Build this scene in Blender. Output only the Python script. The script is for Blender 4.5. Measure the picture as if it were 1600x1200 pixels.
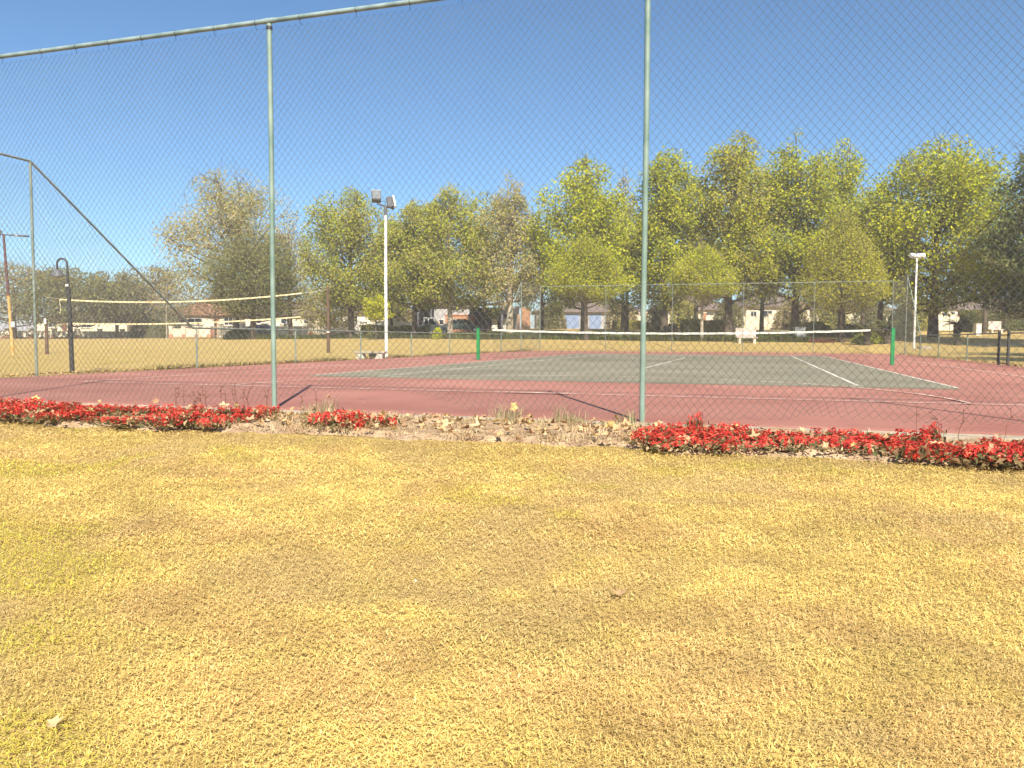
import bpy, math, random
import numpy as np
from mathutils import Matrix, Vector

SC = bpy.context.scene
COL = SC.collection
for o in list(bpy.data.objects):
    bpy.data.objects.remove(o)

# ------------------------------------------------------------------ camera
F = 1228.0                      # focal length in pixels of the 1600 px wide photograph
PITCH, ROLL, CAMZ = math.radians(-3.313), math.radians(0.234), 0.72
_f = np.array([0, math.cos(PITCH), math.sin(PITCH)])
_r = np.array([1.0, 0, 0])
_u = np.cross(_r, _f)
CR = math.cos(ROLL) * _r + math.sin(ROLL) * _u
CU = -math.sin(ROLL) * _r + math.cos(ROLL) * _u
cam = bpy.data.cameras.new('camera')
cam.sensor_width = 36.0
cam.lens = 36.0 * F / 1600.0
cam.clip_start = 0.05
cam.clip_end = 3000
camo = bpy.data.objects.new('camera', cam)
COL.objects.link(camo)
M4 = Matrix(((CR[0], CU[0], -_f[0], 0), (CR[1], CU[1], -_f[1], 0), (CR[2], CU[2], -_f[2], CAMZ), (0, 0, 0, 1)))
camo.matrix_world = M4
SC.camera = camo

# ------------------------------------------------------------------ sky, sun, exposure
SUN_EL = math.radians(43.5)
SUN_AZ = math.radians(180 - 9.2)      # compass bearing of the sun, clockwise from +Y (behind the camera, a little right)
w = bpy.data.worlds.new('World')
SC.world = w
w.use_nodes = True
nt = w.node_tree
sky = nt.nodes.new('ShaderNodeTexSky')
sky.sky_type = 'NISHITA'
sky.sun_disc = False
sky.sun_elevation = SUN_EL
sky.sun_rotation = SUN_AZ
sky.altitude = 1500
sky.air_density = 1.0
sky.dust_density = 0.5
sky.ozone_density = 6.0
bg = nt.nodes['Background']
bg.inputs[1].default_value = 0.080
wb = nt.nodes.new('ShaderNodeMix')            # white balance of the whole sky, the same everywhere
wb.data_type = 'RGBA'
wb.blend_type = 'MULTIPLY'
wb.inputs[0].default_value = 1.0
wb.inputs[7].default_value = (0.80, 1.0, 0.985, 1)
nt.links.new(sky.outputs[0], wb.inputs[6])
nt.links.new(wb.outputs[2], bg.inputs[0])
sl = bpy.data.lights.new('sun', 'SUN')
sl.energy = 4.9
sl.angle = math.radians(0.55)
sl.color = (1.0, 0.93, 0.80)
so = bpy.data.objects.new('sun', sl)
COL.objects.link(so)
sd = Vector((math.sin(SUN_AZ) * math.cos(SUN_EL), math.cos(SUN_AZ) * math.cos(SUN_EL), math.sin(SUN_EL)))
so.rotation_euler = sd.to_track_quat('Z', 'Y').to_euler()
so.location = (5, -20, 30)
SC.view_settings.view_transform = 'Standard'
SC.view_settings.look = 'None'
SC.view_settings.gamma = 1
SC.view_settings.use_curve_mapping = False
SC.view_settings.exposure = 1.07
SC.cycles.max_bounces = 6
SC.cycles.transparent_max_bounces = 8

# ------------------------------------------------------------------ helpers
rng = np.random.default_rng(7)
random.seed(7)


def ray(px, py):
    return _f + CR * (px - 800) / F + CU * (600 - py) / F


def at(px, py, Y):
    """world point that lies behind pixel (px, py) at distance Y in front of the camera"""
    d = ray(px, py)
    t = Y / d[1]
    return np.array([d[0] * t, Y, CAMZ + d[2] * t])


YAW = math.radians(-17.122)
CYAW, SYAW = math.cos(YAW), math.sin(YAW)
CTX, CTY = -3.777, 15.056


def cw(u, v):
    """court coordinates (u along the near baseline, v away from us) to world"""
    return (CTX + u * CYAW - v * SYAW, CTY + u * SYAW + v * CYAW)


def cwa(u, v):
    return np.stack([CTX + u * CYAW - v * SYAW, CTY + u * SYAW + v * CYAW], -1)


def uv_of(X, Y):
    a, b = X - CTX, Y - CTY
    return a * CYAW + b * SYAW, -a * SYAW + b * CYAW


def ground(X, Y):
    X = np.asarray(X, float)
    Y = np.asarray(Y, float)
    rise = np.interp(Y, [0, 44, 50, 58, 70, 85, 100, 130, 3000], [0, 0, .1, .52, 1.08, 1.72, 2.05, 2.3, 2.6])
    xr = X / np.maximum(Y, 5)
    fac = np.interp(xr, [-.6, -.42, -.25, -.1, 0.02, .9], [.22, .3, .5, .72, 1, 1])
    return -0.045 + rise * fac


def g(X, Y):
    return float(ground(X, Y))


class VNoise:
    def __init__(self, seed, n=64):
        self.t = np.random.default_rng(seed).random((n, n))
        self.n = n

    def __call__(self, x, y):
        xi = np.floor(x).astype(int)
        yi = np.floor(y).astype(int)
        fx = x - xi
        fy = y - yi
        fx = fx * fx * (3 - 2 * fx)
        fy = fy * fy * (3 - 2 * fy)
        n = self.n
        a = self.t[xi % n, yi % n]
        b = self.t[(xi + 1) % n, yi % n]
        c = self.t[xi % n, (yi + 1) % n]
        d = self.t[(xi + 1) % n, (yi + 1) % n]
        return (a * (1 - fx) + b * fx) * (1 - fy) + (c * (1 - fx) + d * fx) * fy


def mesh_np(name, V, FACES, colors=None, smooth=False):
    """FACES: list of integer arrays (N,k)"""
    if not isinstance(FACES, (list, tuple)):
        FACES = [FACES]
    FACES = [np.asarray(f, np.int32) for f in FACES if len(f)]
    me = bpy.data.meshes.new(name)
    V = np.asarray(V, np.float32)
    me.vertices.add(len(V))
    me.vertices.foreach_set('co', V.ravel())
    loops = np.concatenate([f.ravel() for f in FACES])
    tot = np.concatenate([np.full(len(f), f.shape[1], np.int32) for f in FACES])
    st = np.concatenate([[0], np.cumsum(tot)[:-1]]).astype(np.int32)
    me.loops.add(len(loops))
    me.loops.foreach_set('vertex_index', loops.astype(np.int32))
    me.polygons.add(len(tot))
    me.polygons.foreach_set('loop_start', st)
    me.polygons.foreach_set('loop_total', tot)
    if smooth:
        me.polygons.foreach_set('use_smooth', np.ones(len(tot), bool))
    me.update(calc_edges=True)
    if colors is not None:
        ca = me.color_attributes.new('Col', 'FLOAT_COLOR', 'POINT')
        c4 = np.ones((len(V), 4), np.float32)
        c4[:, :3] = colors
        ca.data.foreach_set('color', c4.ravel())
    return me


def link(name, me, material=None, parent=None, loc=None, rot=None):
    o = bpy.data.objects.new(name, me)
    COL.objects.link(o)
    if material is not None and me is not None and not me.materials:
        me.materials.append(material)
    if parent is not None:
        o.parent = parent
    if loc is not None:
        o.location = loc
    if rot is not None:
        o.rotation_euler = rot
    return o


def tag(o, label=None, cat=None, group=None, kind=None):
    if label:
        o['label'] = label
    if cat:
        o['category'] = cat
    if group:
        o['group'] = group
    if kind:
        o['kind'] = kind
    return o


def thing(name, label, cat, loc=(0, 0, 0), rz=0, group=None):
    o = bpy.data.objects.new(name, None)
    o.empty_display_size = 0.2
    COL.objects.link(o)
    o.location = loc
    o.rotation_euler = (0, 0, rz)
    return tag(o, label, cat, group)


def copy_tree(o, parent=None):
    c = o.copy()
    COL.objects.link(c)
    c.parent = parent
    for ch in o.children:
        copy_tree(ch, c)
    return c


class MB:
    """collects simple solids into one mesh"""

    def __init__(self):
        self.v = []
        self.f = []

    def add(self, V, Fs):
        n = len(self.v)
        self.v += [tuple(map(float, p)) for p in V]
        self.f += [tuple(int(i) + n for i in q) for q in Fs]
        return self

    def box(self, x0, x1, y0, y1, z0, z1, bev=0):
        if bev <= 0:
            V = [(x, y, z) for z in (z0, z1) for y in (y0, y1) for x in (x0, x1)]
            return self.add(V, [(0, 2, 3, 1), (4, 5, 7, 6), (0, 1, 5, 4), (2, 6, 7, 3), (0, 4, 6, 2), (1, 3, 7, 5)])
        b = bev
        ring = lambda e, z: [(x0 + e + b, y0 + e, z), (x1 - e - b, y0 + e, z), (x1 - e, y0 + e + b, z), (x1 - e, y1 - e - b, z),
                             (x1 - e - b, y1 - e, z), (x0 + e + b, y1 - e, z), (x0 + e, y1 - e - b, z), (x0 + e, y0 + e + b, z)]
        V = ring(b, z0) + ring(0, z0 + b) + ring(0, z1 - b) + ring(b, z1)
        Fs = [tuple(range(7, -1, -1)), tuple(range(24, 32))]
        for k in range(3):
            for i in range(8):
                j = (i + 1) % 8
                Fs.append((k * 8 + i, k * 8 + j, k * 8 + 8 + j, k * 8 + 8 + i))
        return self.add(V, Fs)

    def tube(self, pts, rad, n=8, cap=True):
        pts = [Vector(p) for p in pts]
        if not hasattr(rad, '__len__'):
            rad = [rad] * len(pts)
        V = []
        a = None
        for i, p in enumerate(pts):
            t = (pts[min(i + 1, len(pts) - 1)] - pts[max(i - 1, 0)]).normalized()
            if a is None:
                a = t.orthogonal().normalized()
            else:
                a = (a - t * a.dot(t)).normalized()
            b = t.cross(a)
            for k in range(n):
                th = 2 * math.pi * k / n
                V.append(p + (a * math.cos(th) + b * math.sin(th)) * rad[i])
        Fs = []
        for i in range(len(pts) - 1):
            for k in range(n):
                k2 = (k + 1) % n
                Fs.append((i * n + k, i * n + k2, (i + 1) * n + k2, (i + 1) * n + k))
        if cap:
            Fs.append(tuple(range(n - 1, -1, -1)))
            m = (len(pts) - 1) * n
            Fs.append(tuple(range(m, m + n)))
        return self.add(V, Fs)

    def lathe(self, prof, n=16, c=(0, 0, 0)):
        V = []
        for r, z in prof:
            for k in range(n):
                th = 2 * math.pi * k / n
                V.append((c[0] + r * math.cos(th), c[1] + r * math.sin(th), c[2] + z))
        Fs = []
        for i in range(len(prof) - 1):
            for k in range(n):
                k2 = (k + 1) % n
                Fs.append((i * n + k, i * n + k2, (i + 1) * n + k2, (i + 1) * n + k))
        return self.add(V, Fs)

    def prism(self, poly, y0, y1):
        """poly in (x,z), extruded along y"""
        n = len(poly)
        V = [(x, y0, z) for x, z in poly] + [(x, y1, z) for x, z in poly]
        Fs = [tuple(range(n)), tuple(range(2 * n - 1, n - 1, -1))]
        for i in range(n):
            j = (i + 1) % n
            Fs.append((j, i, n + i, n + j))
        return self.add(V, Fs)

    def build(self, name, material, parent=None, smooth=False, loc=None, rot=None):
        me = bpy.data.meshes.new(name)
        me.from_pydata(self.v, [], self.f)
        if smooth:
            me.polygons.foreach_set('use_smooth', np.ones(len(me.polygons), bool))
            me.set_sharp_from_angle(angle=math.radians(40))
        me.update()
        return link(name, me, material, parent, loc, rot)


def prisms(P, Q, r0, r1=None, n=3):
    """thin n-sided rods from P[i] to Q[i] as arrays"""
    P = np.asarray(P, float)
    Q = np.asarray(Q, float)
    if r1 is None:
        r1 = r0
    r0 = np.broadcast_to(np.asarray(r0, float), (len(P),))
    r1 = np.broadcast_to(np.asarray(r1, float), (len(P),))
    d = Q - P
    d /= np.linalg.norm(d, axis=1, keepdims=True) + 1e-9
    ref = np.where(np.abs(d[:, 2:3]) > .9, np.array([[1.0, 0, 0]]), np.array([[0, 0, 1.0]]))
    a = np.cross(d, ref)
    a /= np.linalg.norm(a, axis=1, keepdims=True) + 1e-9
    b = np.cross(d, a)
    V = np.zeros((len(P), 2 * n, 3))
    for k in range(n):
        th = 2 * math.pi * k / n
        o = a * math.cos(th) + b * math.sin(th)
        V[:, k] = P + o * r0[:, None]
        V[:, n + k] = Q + o * r1[:, None]
    base = (np.arange(len(P)) * 2 * n)[:, None]
    FA = np.concatenate([base + np.array([k, (k + 1) % n, n + (k + 1) % n, n + k]) for k in range(n)])
    return V.reshape(-1, 3), FA


# ------------------------------------------------------------------ materials
MATS = {}


def mat(name, col, rough=.8, var=.12, scale=8, bump=0, bscale=None, spec=.3, metal=0, col2=None, detail=4, coords='Object', thr=(.35, .65), stain=0):
    """procedural surface: two tones mixed by noise plus fine relief"""
    if name in MATS:
        return MATS[name]
    m = bpy.data.materials.new(name)
    m.use_nodes = True
    t = m.node_tree
    b = t.nodes['Principled BSDF']
    b.inputs['Roughness'].default_value = rough
    b.inputs['Metallic'].default_value = metal
    b.inputs['Specular IOR Level'].default_value = spec
    tc = t.nodes.new('ShaderNodeTexCoord')
    nz = t.nodes.new('ShaderNodeTexNoise')
    nz.inputs['Scale'].default_value = scale
    nz.inputs['Detail'].default_value = detail
    t.links.new(tc.outputs[coords], nz.inputs['Vector'])
    rp = t.nodes.new('ShaderNodeValToRGB')
    c = np.array(col)
    c2 = np.array(col2) if col2 is not None else np.clip(c * (1 + var), 0, 1)
    c1 = c if col2 is not None else c * (1 - var)
    rp.color_ramp.elements[0].position = thr[0]
    rp.color_ramp.elements[1].position = thr[1]
    rp.color_ramp.elements[0].color = (*c1, 1)
    rp.color_ramp.elements[1].color = (*c2, 1)
    t.links.new(nz.outputs['Fac'], rp.inputs['Fac'])
    src = rp.outputs['Color']
    if stain:
        for sc_, dt, p0, p1, amt in ((.22, 12, .42, .62, stain), (2.6, 10, .56, .66, stain * .8), (26, 4, .62, .74, stain)):
            ns = t.nodes.new('ShaderNodeTexNoise')
            ns.inputs['Scale'].default_value = sc_
            ns.inputs['Detail'].default_value = dt
            ns.inputs['Roughness'].default_value = .62
            t.links.new(tc.outputs[coords], ns.inputs['Vector'])
            rs = t.nodes.new('ShaderNodeValToRGB')
            rs.color_ramp.elements[0].position = p0
            rs.color_ramp.elements[1].position = p1
            rs.color_ramp.elements[0].color = (1, 1, 1, 1)
            k_ = 1 - amt
            rs.color_ramp.elements[1].color = (k_, k_, k_, 1)
            t.links.new(ns.outputs['Fac'], rs.inputs['Fac'])
            mm = t.nodes.new('ShaderNodeMix')
            mm.data_type = 'RGBA'
            mm.blend_type = 'MULTIPLY'
            mm.inputs[0].default_value = 1
            t.links.new(src, mm.inputs[6])
            t.links.new(rs.outputs['Color'], mm.inputs[7])
            src = mm.outputs[2]
    t.links.new(src, b.inputs['Base Color'])
    if bump:
        n2 = t.nodes.new('ShaderNodeTexNoise')
        n2.inputs['Scale'].default_value = bscale or scale * 6
        n2.inputs['Detail'].default_value = 3
        t.links.new(tc.outputs[coords], n2.inputs['Vector'])
        bp = t.nodes.new('ShaderNodeBump')
        bp.inputs['Strength'].default_value = bump
        bp.inputs['Distance'].default_value = .02
        t.links.new(n2.outputs['Fac'], bp.inputs['Height'])
        t.links.new(bp.outputs['Normal'], b.inputs['Normal'])
    MATS[name] = m
    return m


def mat_attr(name, rough=.75, transl=0.0, spec=.2):
    """colour comes from the mesh's own per-leaf colour attribute"""
    if name in MATS:
        return MATS[name]
    m = bpy.data.materials.new(name)
    m.use_nodes = True
    t = m.node_tree
    b = t.nodes['Principled BSDF']
    b.inputs['Roughness'].default_value = rough
    b.inputs['Specular IOR Level'].default_value = spec
    a = t.nodes.new('ShaderNodeAttribute')
    a.attribute_name = 'Col'
    t.links.new(a.outputs['Color'], b.inputs['Base Color'])
    if transl > 0:
        tr = t.nodes.new('ShaderNodeBsdfTranslucent')
        t.links.new(a.outputs['Color'], tr.inputs['Color'])
        mx = t.nodes.new('ShaderNodeMixShader')
        mx.inputs[0].default_value = transl
        out = t.nodes['Material Output']
        t.links.new(b.outputs[0], mx.inputs[1])
        t.links.new(tr.outputs[0], mx.inputs[2])
        t.links.new(mx.outputs[0], out.inputs['Surface'])
    MATS[name] = m
    return m


def mat_tiles(name, c1, c2, scale=3.0):
    """roof tile courses"""
    m = bpy.data.materials.new(name)
    m.use_nodes = True
    t = m.node_tree
    b = t.nodes['Principled BSDF']
    b.inputs['Roughness'].default_value = .85
    tc = t.nodes.new('ShaderNodeTexCoord')
    wv = t.nodes.new('ShaderNodeTexWave')
    wv.bands_direction = 'Z'
    wv.inputs['Scale'].default_value = scale
    wv.inputs['Distortion'].default_value = .3
    t.links.new(tc.outputs['Object'], wv.inputs['Vector'])
    nz = t.nodes.new('ShaderNodeTexNoise')
    nz.inputs['Scale'].default_value = 2.5
    nz.inputs['Detail'].default_value = 6
    t.links.new(tc.outputs['Object'], nz.inputs['Vector'])
    rp = t.nodes.new('ShaderNodeValToRGB')
    rp.color_ramp.elements[0].position = .3
    rp.color_ramp.elements[1].position = .7
    rp.color_ramp.elements[0].color = (*c1, 1)
    rp.color_ramp.elements[1].color = (*c2, 1)
    t.links.new(nz.outputs['Fac'], rp.inputs['Fac'])
    t.links.new(rp.outputs['Color'], b.inputs['Base Color'])
    bp = t.nodes.new('ShaderNodeBump')
    bp.inputs['Strength'].default_value = .8
    bp.inputs['Distance'].default_value = .05
    t.links.new(wv.outputs['Fac'], bp.inputs['Height'])
    t.links.new(bp.outputs['Normal'], b.inputs['Normal'])
    return m


def mat_lawn():
    """dry winter lawn: straw, with browner and greener drifts"""
    m = bpy.data.materials.new('dry_lawn')
    m.use_nodes = True
    t = m.node_tree
    b = t.nodes['Principled BSDF']
    b.inputs['Roughness'].default_value = .95
    b.inputs['Specular IOR Level'].default_value = .1
    tc = t.nodes.new('ShaderNodeTexCoord')

    def noise(s, d=5, rough=.6):
        n = t.nodes.new('ShaderNodeTexNoise')
        n.inputs['Scale'].default_value = s
        n.inputs['Detail'].default_value = d
        n.inputs['Roughness'].default_value = rough
        t.links.new(tc.outputs['Object'], n.inputs['Vector'])
        return n

    def ramp(src, p0, p1, c0, c1):
        r = t.nodes.new('ShaderNodeValToRGB')
        r.color_ramp.elements[0].position = p0
        r.color_ramp.elements[1].position = p1
        r.color_ramp.elements[0].color = (*c0, 1)
        r.color_ramp.elements[1].color = (*c1, 1)
        t.links.new(src.outputs['Fac'], r.inputs['Fac'])
        return r

    def mix(a, bb, fac, ty='MIX'):
        x = t.nodes.new('ShaderNodeMix')
        x.data_type = 'RGBA'
        x.blend_type = ty
        t.links.new(a, x.inputs[6])
        t.links.new(bb, x.inputs[7])
        if hasattr(fac, 'is_output'):
            t.links.new(fac, x.inputs[0])
        else:
            x.inputs[0].default_value = fac
        return x.outputs[2]

    fine = ramp(noise(38, 6, .75), .3, .7, (.29, .20, .068), (.60, .43, .16))
    brown = ramp(noise(.9, 4), .52, .72, (1, 1, 1), (.72, .66, .62))
    green = ramp(noise(.35, 5), .55, .7, (1, 1, 1), (.82, .95, .55))
    c = mix(fine.outputs['Color'], brown.outputs['Color'], 1.0, 'MULTIPLY')
    c = mix(c, green.outputs['Color'], .8, 'MULTIPLY')
    t.links.new(c, b.inputs['Base Color'])
    bp = t.nodes.new('ShaderNodeBump')
    bp.inputs['Strength'].default_value = .7
    bp.inputs['Distance'].default_value = .03
    t.links.new(noise(60, 4, .7).outputs['Fac'], bp.inputs['Height'])
    t.links.new(bp.outputs['Normal'], b.inputs['Normal'])
    return m


M_LAWN = mat_lawn()
M_RED = mat('court_red', (.32, .132, .10), .8, scale=.55, col2=(.40, .18, .138), bump=.25, bscale=160, detail=8, spec=.25, stain=.16)
M_GREEN = mat('court_green', (.19, .173, .12), .8, scale=.5, col2=(.25, .226, .16), bump=.25, bscale=160, detail=8, spec=.25, stain=.14)
M_WHITE = mat('line_white', (.42, .38, .30), .8, scale=5, col2=(.72, .68, .58), detail=8, thr=(.38, .55))
M_PINK = mat('line_faded', (.46, .26, .20), .8, scale=4, col2=(.76, .60, .50), detail=9, thr=(.40, .60))
M_PALE = mat('line_ghost', (.27, .235, .165), .8, scale=4, col2=(.42, .37, .28), detail=9, thr=(.40, .62))
M_CONC = mat('concrete', (.30, .25, .185), .9, scale=6, col2=(.42, .36, .28), bump=.4, detail=7)
M_SOIL = mat('bed_soil', (.25, .16, .09), .95, scale=5, col2=(.50, .35, .215), bump=.9, bscale=45, detail=9)
M_POST = mat('post_green_paint', (.12, .19, .15), .5, scale=4, col2=(.27, .34, .285), bump=.08, detail=8, thr=(.3, .75), spec=.5, stain=.12)
M_RAIL = mat('rail_galvanised', (.13, .185, .185), .5, scale=7, col2=(.24, .30, .295), bump=.08, detail=8, spec=.5)
M_POST2 = mat('post_weathered', (.13, .16, .13), .6, scale=5, col2=(.24, .27, .23), detail=8)
M_WIRE = mat('wire_green_coat', (.115, .118, .09), .55, var=.2, scale=3, spec=.4)
M_WIRE2 = mat('wire_weathered', (.17, .17, .12), .55, var=.2, scale=3, spec=.4)
M_NETPOST = mat('net_post_green', (.012, .20, .055), .45, var=.15, scale=6, spec=.5)
M_BAND = mat('net_band', (.52, .47, .36), .8, scale=3, col2=(.70, .65, .54), detail=7)
M_ROPE = mat('net_tape_yellowed', (.52, .42, .22), .8, scale=5, col2=(.72, .62, .40), detail=7)
M_NET = mat('net_cord', (.03, .035, .03), .8)
M_WPOLE = mat('pole_white', (.62, .59, .54), .5, scale=6, col2=(.82, .80, .76), detail=7)
M_BLACK = mat('black_iron', (.035, .032, .036), .5, var=.2, scale=6, spec=.5)
M_GREYM = mat('lamp_grey', (.10, .10, .115), .5, var=.2, scale=10, spec=.5)
M_LENSDARK = mat('lamp_lens_dark', (.16, .165, .17), .3, var=.2, scale=10, spec=.5)
M_GLASSLAMP = mat('lamp_glass', (.42, .44, .45), .15, var=.1, scale=10, spec=.6)
M_WOODP = mat('pole_brown', (.085, .05, .036), .8, scale=9, col2=(.15, .09, .06), bump=.4)
M_ORANGE = mat('pole_ochre', (.55, .27, .06), .6, scale=5, col2=(.62, .40, .18))
M_MAROON = mat('pole_maroon', (.09, .035, .04), .6, scale=5, col2=(.13, .06, .06))
M_BARK = mat('bark', (.06, .045, .032), .95, scale=3, col2=(.14, .105, .075), bump=1, bscale=18, detail=8)
M_BARKPALE = mat('bark_pale', (.24, .19, .13), .9, scale=2.5, col2=(.42, .35, .26), bump=.6, bscale=14, detail=8)
M_LEAF = mat_attr('foliage', .75, .38, .12)
M_BLADE = mat_attr('dry_blades', .8, .25, .15)
M_PETAL = mat_attr('petals', .6, .35, .25)
M_LITTER = mat_attr('dead_leaf', .8, .2, .2)
M_CREAM = mat('plaster_cream', (.58, .50, .36), .9, scale=1.2, col2=(.70, .62, .47), bump=.2, bscale=30, detail=6)
M_WHITEWALL = mat('plaster_white', (.62, .57, .50), .9, scale=1.2, col2=(.74, .70, .63), bump=.2, bscale=30)
M_GREYWALL = mat('plaster_grey', (.30, .29, .29), .9, scale=1.2, col2=(.40, .39, .38), bump=.2, bscale=30)
M_BRICK = mat('brick_orange', (.36, .17, .09), .9, scale=3, col2=(.46, .24, .13), bump=.4, bscale=12)
M_BRICKRED = mat('brick_red', (.22, .095, .06), .9, scale=3, col2=(.30, .14, .09), bump=.4, bscale=12)
M_TILE = mat_tiles('roof_terracotta', (.26, .12, .065), (.42, .22, .13))
M_TILEB = mat_tiles('roof_brown', (.12, .085, .07), (.21, .155, .125))
M_SHEET = mat('roof_sheet', (.48, .52, .58), .4, scale=2, col2=(.62, .66, .70), spec=.5)
M_DARK = mat('dark_fascia', (.02, .02, .024), .6, var=.2)
M_PANE = mat('window_pane', (.025, .03, .038), .08, var=.2, spec=.6)
M_FRAME = mat('window_frame', (.62, .58, .50), .6)
M_BLUE = mat('blue_door', (.16, .22, .36), .5, scale=2, col2=(.22, .28, .42))
M_TYRE = mat('tyre_rubber', (.018, .018, .018), .9, var=.2)
M_RIM = mat('rim_alloy', (.4, .4, .42), .35, metal=.7)
M_PATH = mat('paving', (.36, .31, .27), .9, scale=2, col2=(.46, .41, .36), bump=.3)
M_REDEARTH = mat('red_earth', (.20, .10, .06), .95, scale=1.4, col2=(.28, .16, .10), bump=.6)

# ------------------------------------------------------------------ ground
def build_ground():
    ys = np.concatenate([np.linspace(-6, 12, 91), np.linspace(13, 44, 24), np.linspace(45, 130, 70), np.array([150, 200, 300, 500, 900, 1800])])
    xr = np.concatenate([np.linspace(-3.2, -1.05, 10), np.linspace(-1.0, 1.0, 81), np.linspace(1.05, 3.2, 10)])
    V = []
    n1 = VNoise(3)
    for y in ys:
        half = max(abs(y), 14.0)
        x = xr * half
        yy = np.full_like(x, y)
        z = ground(x, yy)
        u, v = uv_of(x, yy)
        z = z + np.where(v < -8.0, (n1(x * .9 + 40, yy * .9 + 40) - .5) * .03 - .007, 0)
        V.append(np.stack([x, yy, z], 1))
    V = np.concatenate(V)
    nx = len(xr)
    i = np.arange((len(ys) - 1) * nx).reshape(len(ys) - 1, nx)[:, :-1].ravel()
    FA = np.stack([i, i + 1, i + nx + 1, i + nx], 1)
    o = link('ground', mesh_np('ground', V, FA, smooth=True), M_LAWN)
    tag(o, kind='structure')


build_ground()

UL, UR, VN, VF = -4.34, 14.99, -6.40, 32.60      # fence lines around the court
HT, HLOW = 3.835, 0.93


def court_rect(u0, u1, v0, v1, z, nu=1, nv=1):
    U, Vv = np.meshgrid(np.linspace(u0, u1, nu + 1), np.linspace(v0, v1, nv + 1))
    P = cwa(U.ravel(), Vv.ravel())
    V = np.concatenate([P, np.full((len(P), 1), z)], 1)
    i = np.arange((nv) * (nu + 1)).reshape(nv, nu + 1)[:, :-1].ravel()
    FA = np.stack([i, i + 1, i + nu + 2, i + nu + 1], 1)
    return V, FA


def build_court():
    # slab with real edges
    mb = MB()
    c = [cw(UL - .12, VN - .02), cw(UR + .12, VN - .02), cw(UR + .12, VF + .1), cw(UL - .12, VF + .1)]
    V = [(x, y, -.2) for x, y in c] + [(x, y, 0) for x, y in c]
    mb.add(V, [(4, 5, 6, 7), (0, 1, 5, 4), (1, 2, 6, 5), (2, 3, 7, 6), (3, 0, 4, 7)])
    court = mb.build('tennis_court', M_RED)
    tag(court, kind='structure')
    V, FA = court_rect(0, 10.97, -.42, 24.2, .004, 4, 8)
    link('green_playing_area', mesh_np('green', V, FA), M_GREEN, court)
    z = .008
    L = .05
    def line(u0, u1, v0, v1, m, zz=z):
        V, FA = court_rect(u0, u1, v0, v1, zz)
        link('painted_line', mesh_np('line', V, FA), m, court)
    # tennis lines
    line(-.025, .025, 0, 23.77, M_WHITE)
    line(10.945, 10.995, -.03, 23.77, M_WHITE)
    line(1.347, 1.397, .03, 23.77, M_WHITE)
    line(9.573, 9.623, .03, 23.77, M_WHITE)
    line(.03, 10.94, -.03, .03, M_PALE)
    line(.03, 10.94, 23.74, 23.80, M_WHITE)
    line(1.40, 9.57, 5.46, 5.51, M_PALE)
    line(1.40, 9.57, 18.26, 18.31, M_WHITE)
    line(5.46, 5.51, 5.52, 18.25, M_WHITE)
    # faded netball lines laid over it
    z2 = .012
    n0, n1 = 11.885 - 15.25, 11.885 + 15.25
    a0, a1 = 5.485 - 7.625, 5.485 + 7.625
    line(a0, a1, n0 - .025, n0 + .025, M_PINK, z2)
    line(a0, a1, n1 - .025, n1 + .025, M_PINK, z2)
    line(a0 - .025, a0 + .025, n0 + .03, n1 - .03, M_PINK, z2)
    line(a1 - .025, a1 + .025, n0 + .03, n1 - .03, M_PINK, z2)
    line(a0 + .03, a1 - .03, n0 + 10.14, n0 + 10.19, M_PALE, z2)
    for vc, s in ((n0, 1), (n1, -1)):
        th = np.linspace(0, math.pi, 49)
        P = []
        for r in (4.875, 4.925):
            P.append(cwa(5.485 + r * np.cos(th), vc + s * (.03 + r * np.sin(th))))
        P = np.concatenate(P)
        V = np.concatenate([P, np.full((len(P), 1), z2)], 1)
        i = np.arange(48)
        link('painted_line', mesh_np('arc', V, np.stack([i, i + 1, i + 50, i + 49], 1)), M_PINK, court)
    # worn pale scuff by the goal spot
    V, FA = court_rect(4.9, 5.75, n0 - .07, n0 + .05, .016)
    link('painted_line', mesh_np('scuff', V, FA), M_PINK, court)
    return court


build_court()

# kerb and planting bed in front of the court
def strip_mesh(u0, u1, v0, v1, z, amp, seed, nu=160, nv=14, edge=0.0):
    nz = VNoise(seed)
    U, Vv = np.meshgrid(np.linspace(u0, u1, nu), np.linspace(v0, v1, nv))
    t = np.linspace(0, 1, nv)[:, None]
    Vv = Vv + edge * (nz(U * 2.1 + 5, U * 0 + 3) - .5) * (1 - t) + edge * .5 * (nz(U * 7 + 5, U * 0 + 9) - .5) * (1 - t)
    zz = z + amp * (nz(U * 4 + 7, Vv * 4 + 11) - .3) + amp * .6 * (nz(U * 13 + 7, Vv * 13 + 11) - .5)
    zz[0] = z - .03
    P = cwa(U.ravel(), Vv.ravel())
    V = np.concatenate([P, zz.reshape(-1, 1)], 1)
    i = np.arange((nv - 1) * nu).reshape(nv - 1, nu)[:, :-1].ravel()
    return mesh_np('strip', V, np.stack([i, i + 1, i + nu + 1, i + nu], 1), smooth=True)


BEDV0, BEDV1 = -7.93, -6.60
tag(link('flower_bed_soil', strip_mesh(-9, 17, BEDV0, BEDV1 + .02, -.02, .045, 21, 420, 18, .35), M_SOIL), kind='structure')
mb = MB()
c = [cw(UL - .3, -6.62), cw(UR + .3, -6.62), cw(UR + .3, -6.43), cw(UL - .3, -6.43)]
mb.add([(x, y, -.2) for x, y in c] + [(x, y, -.006) for x, y in c], [(4, 5, 6, 7), (0, 1, 5, 4), (1, 2, 6, 5), (2, 3, 7, 6), (3, 0, 4, 7)])
tag(mb.build('kerb', M_CONC), kind='structure')

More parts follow.
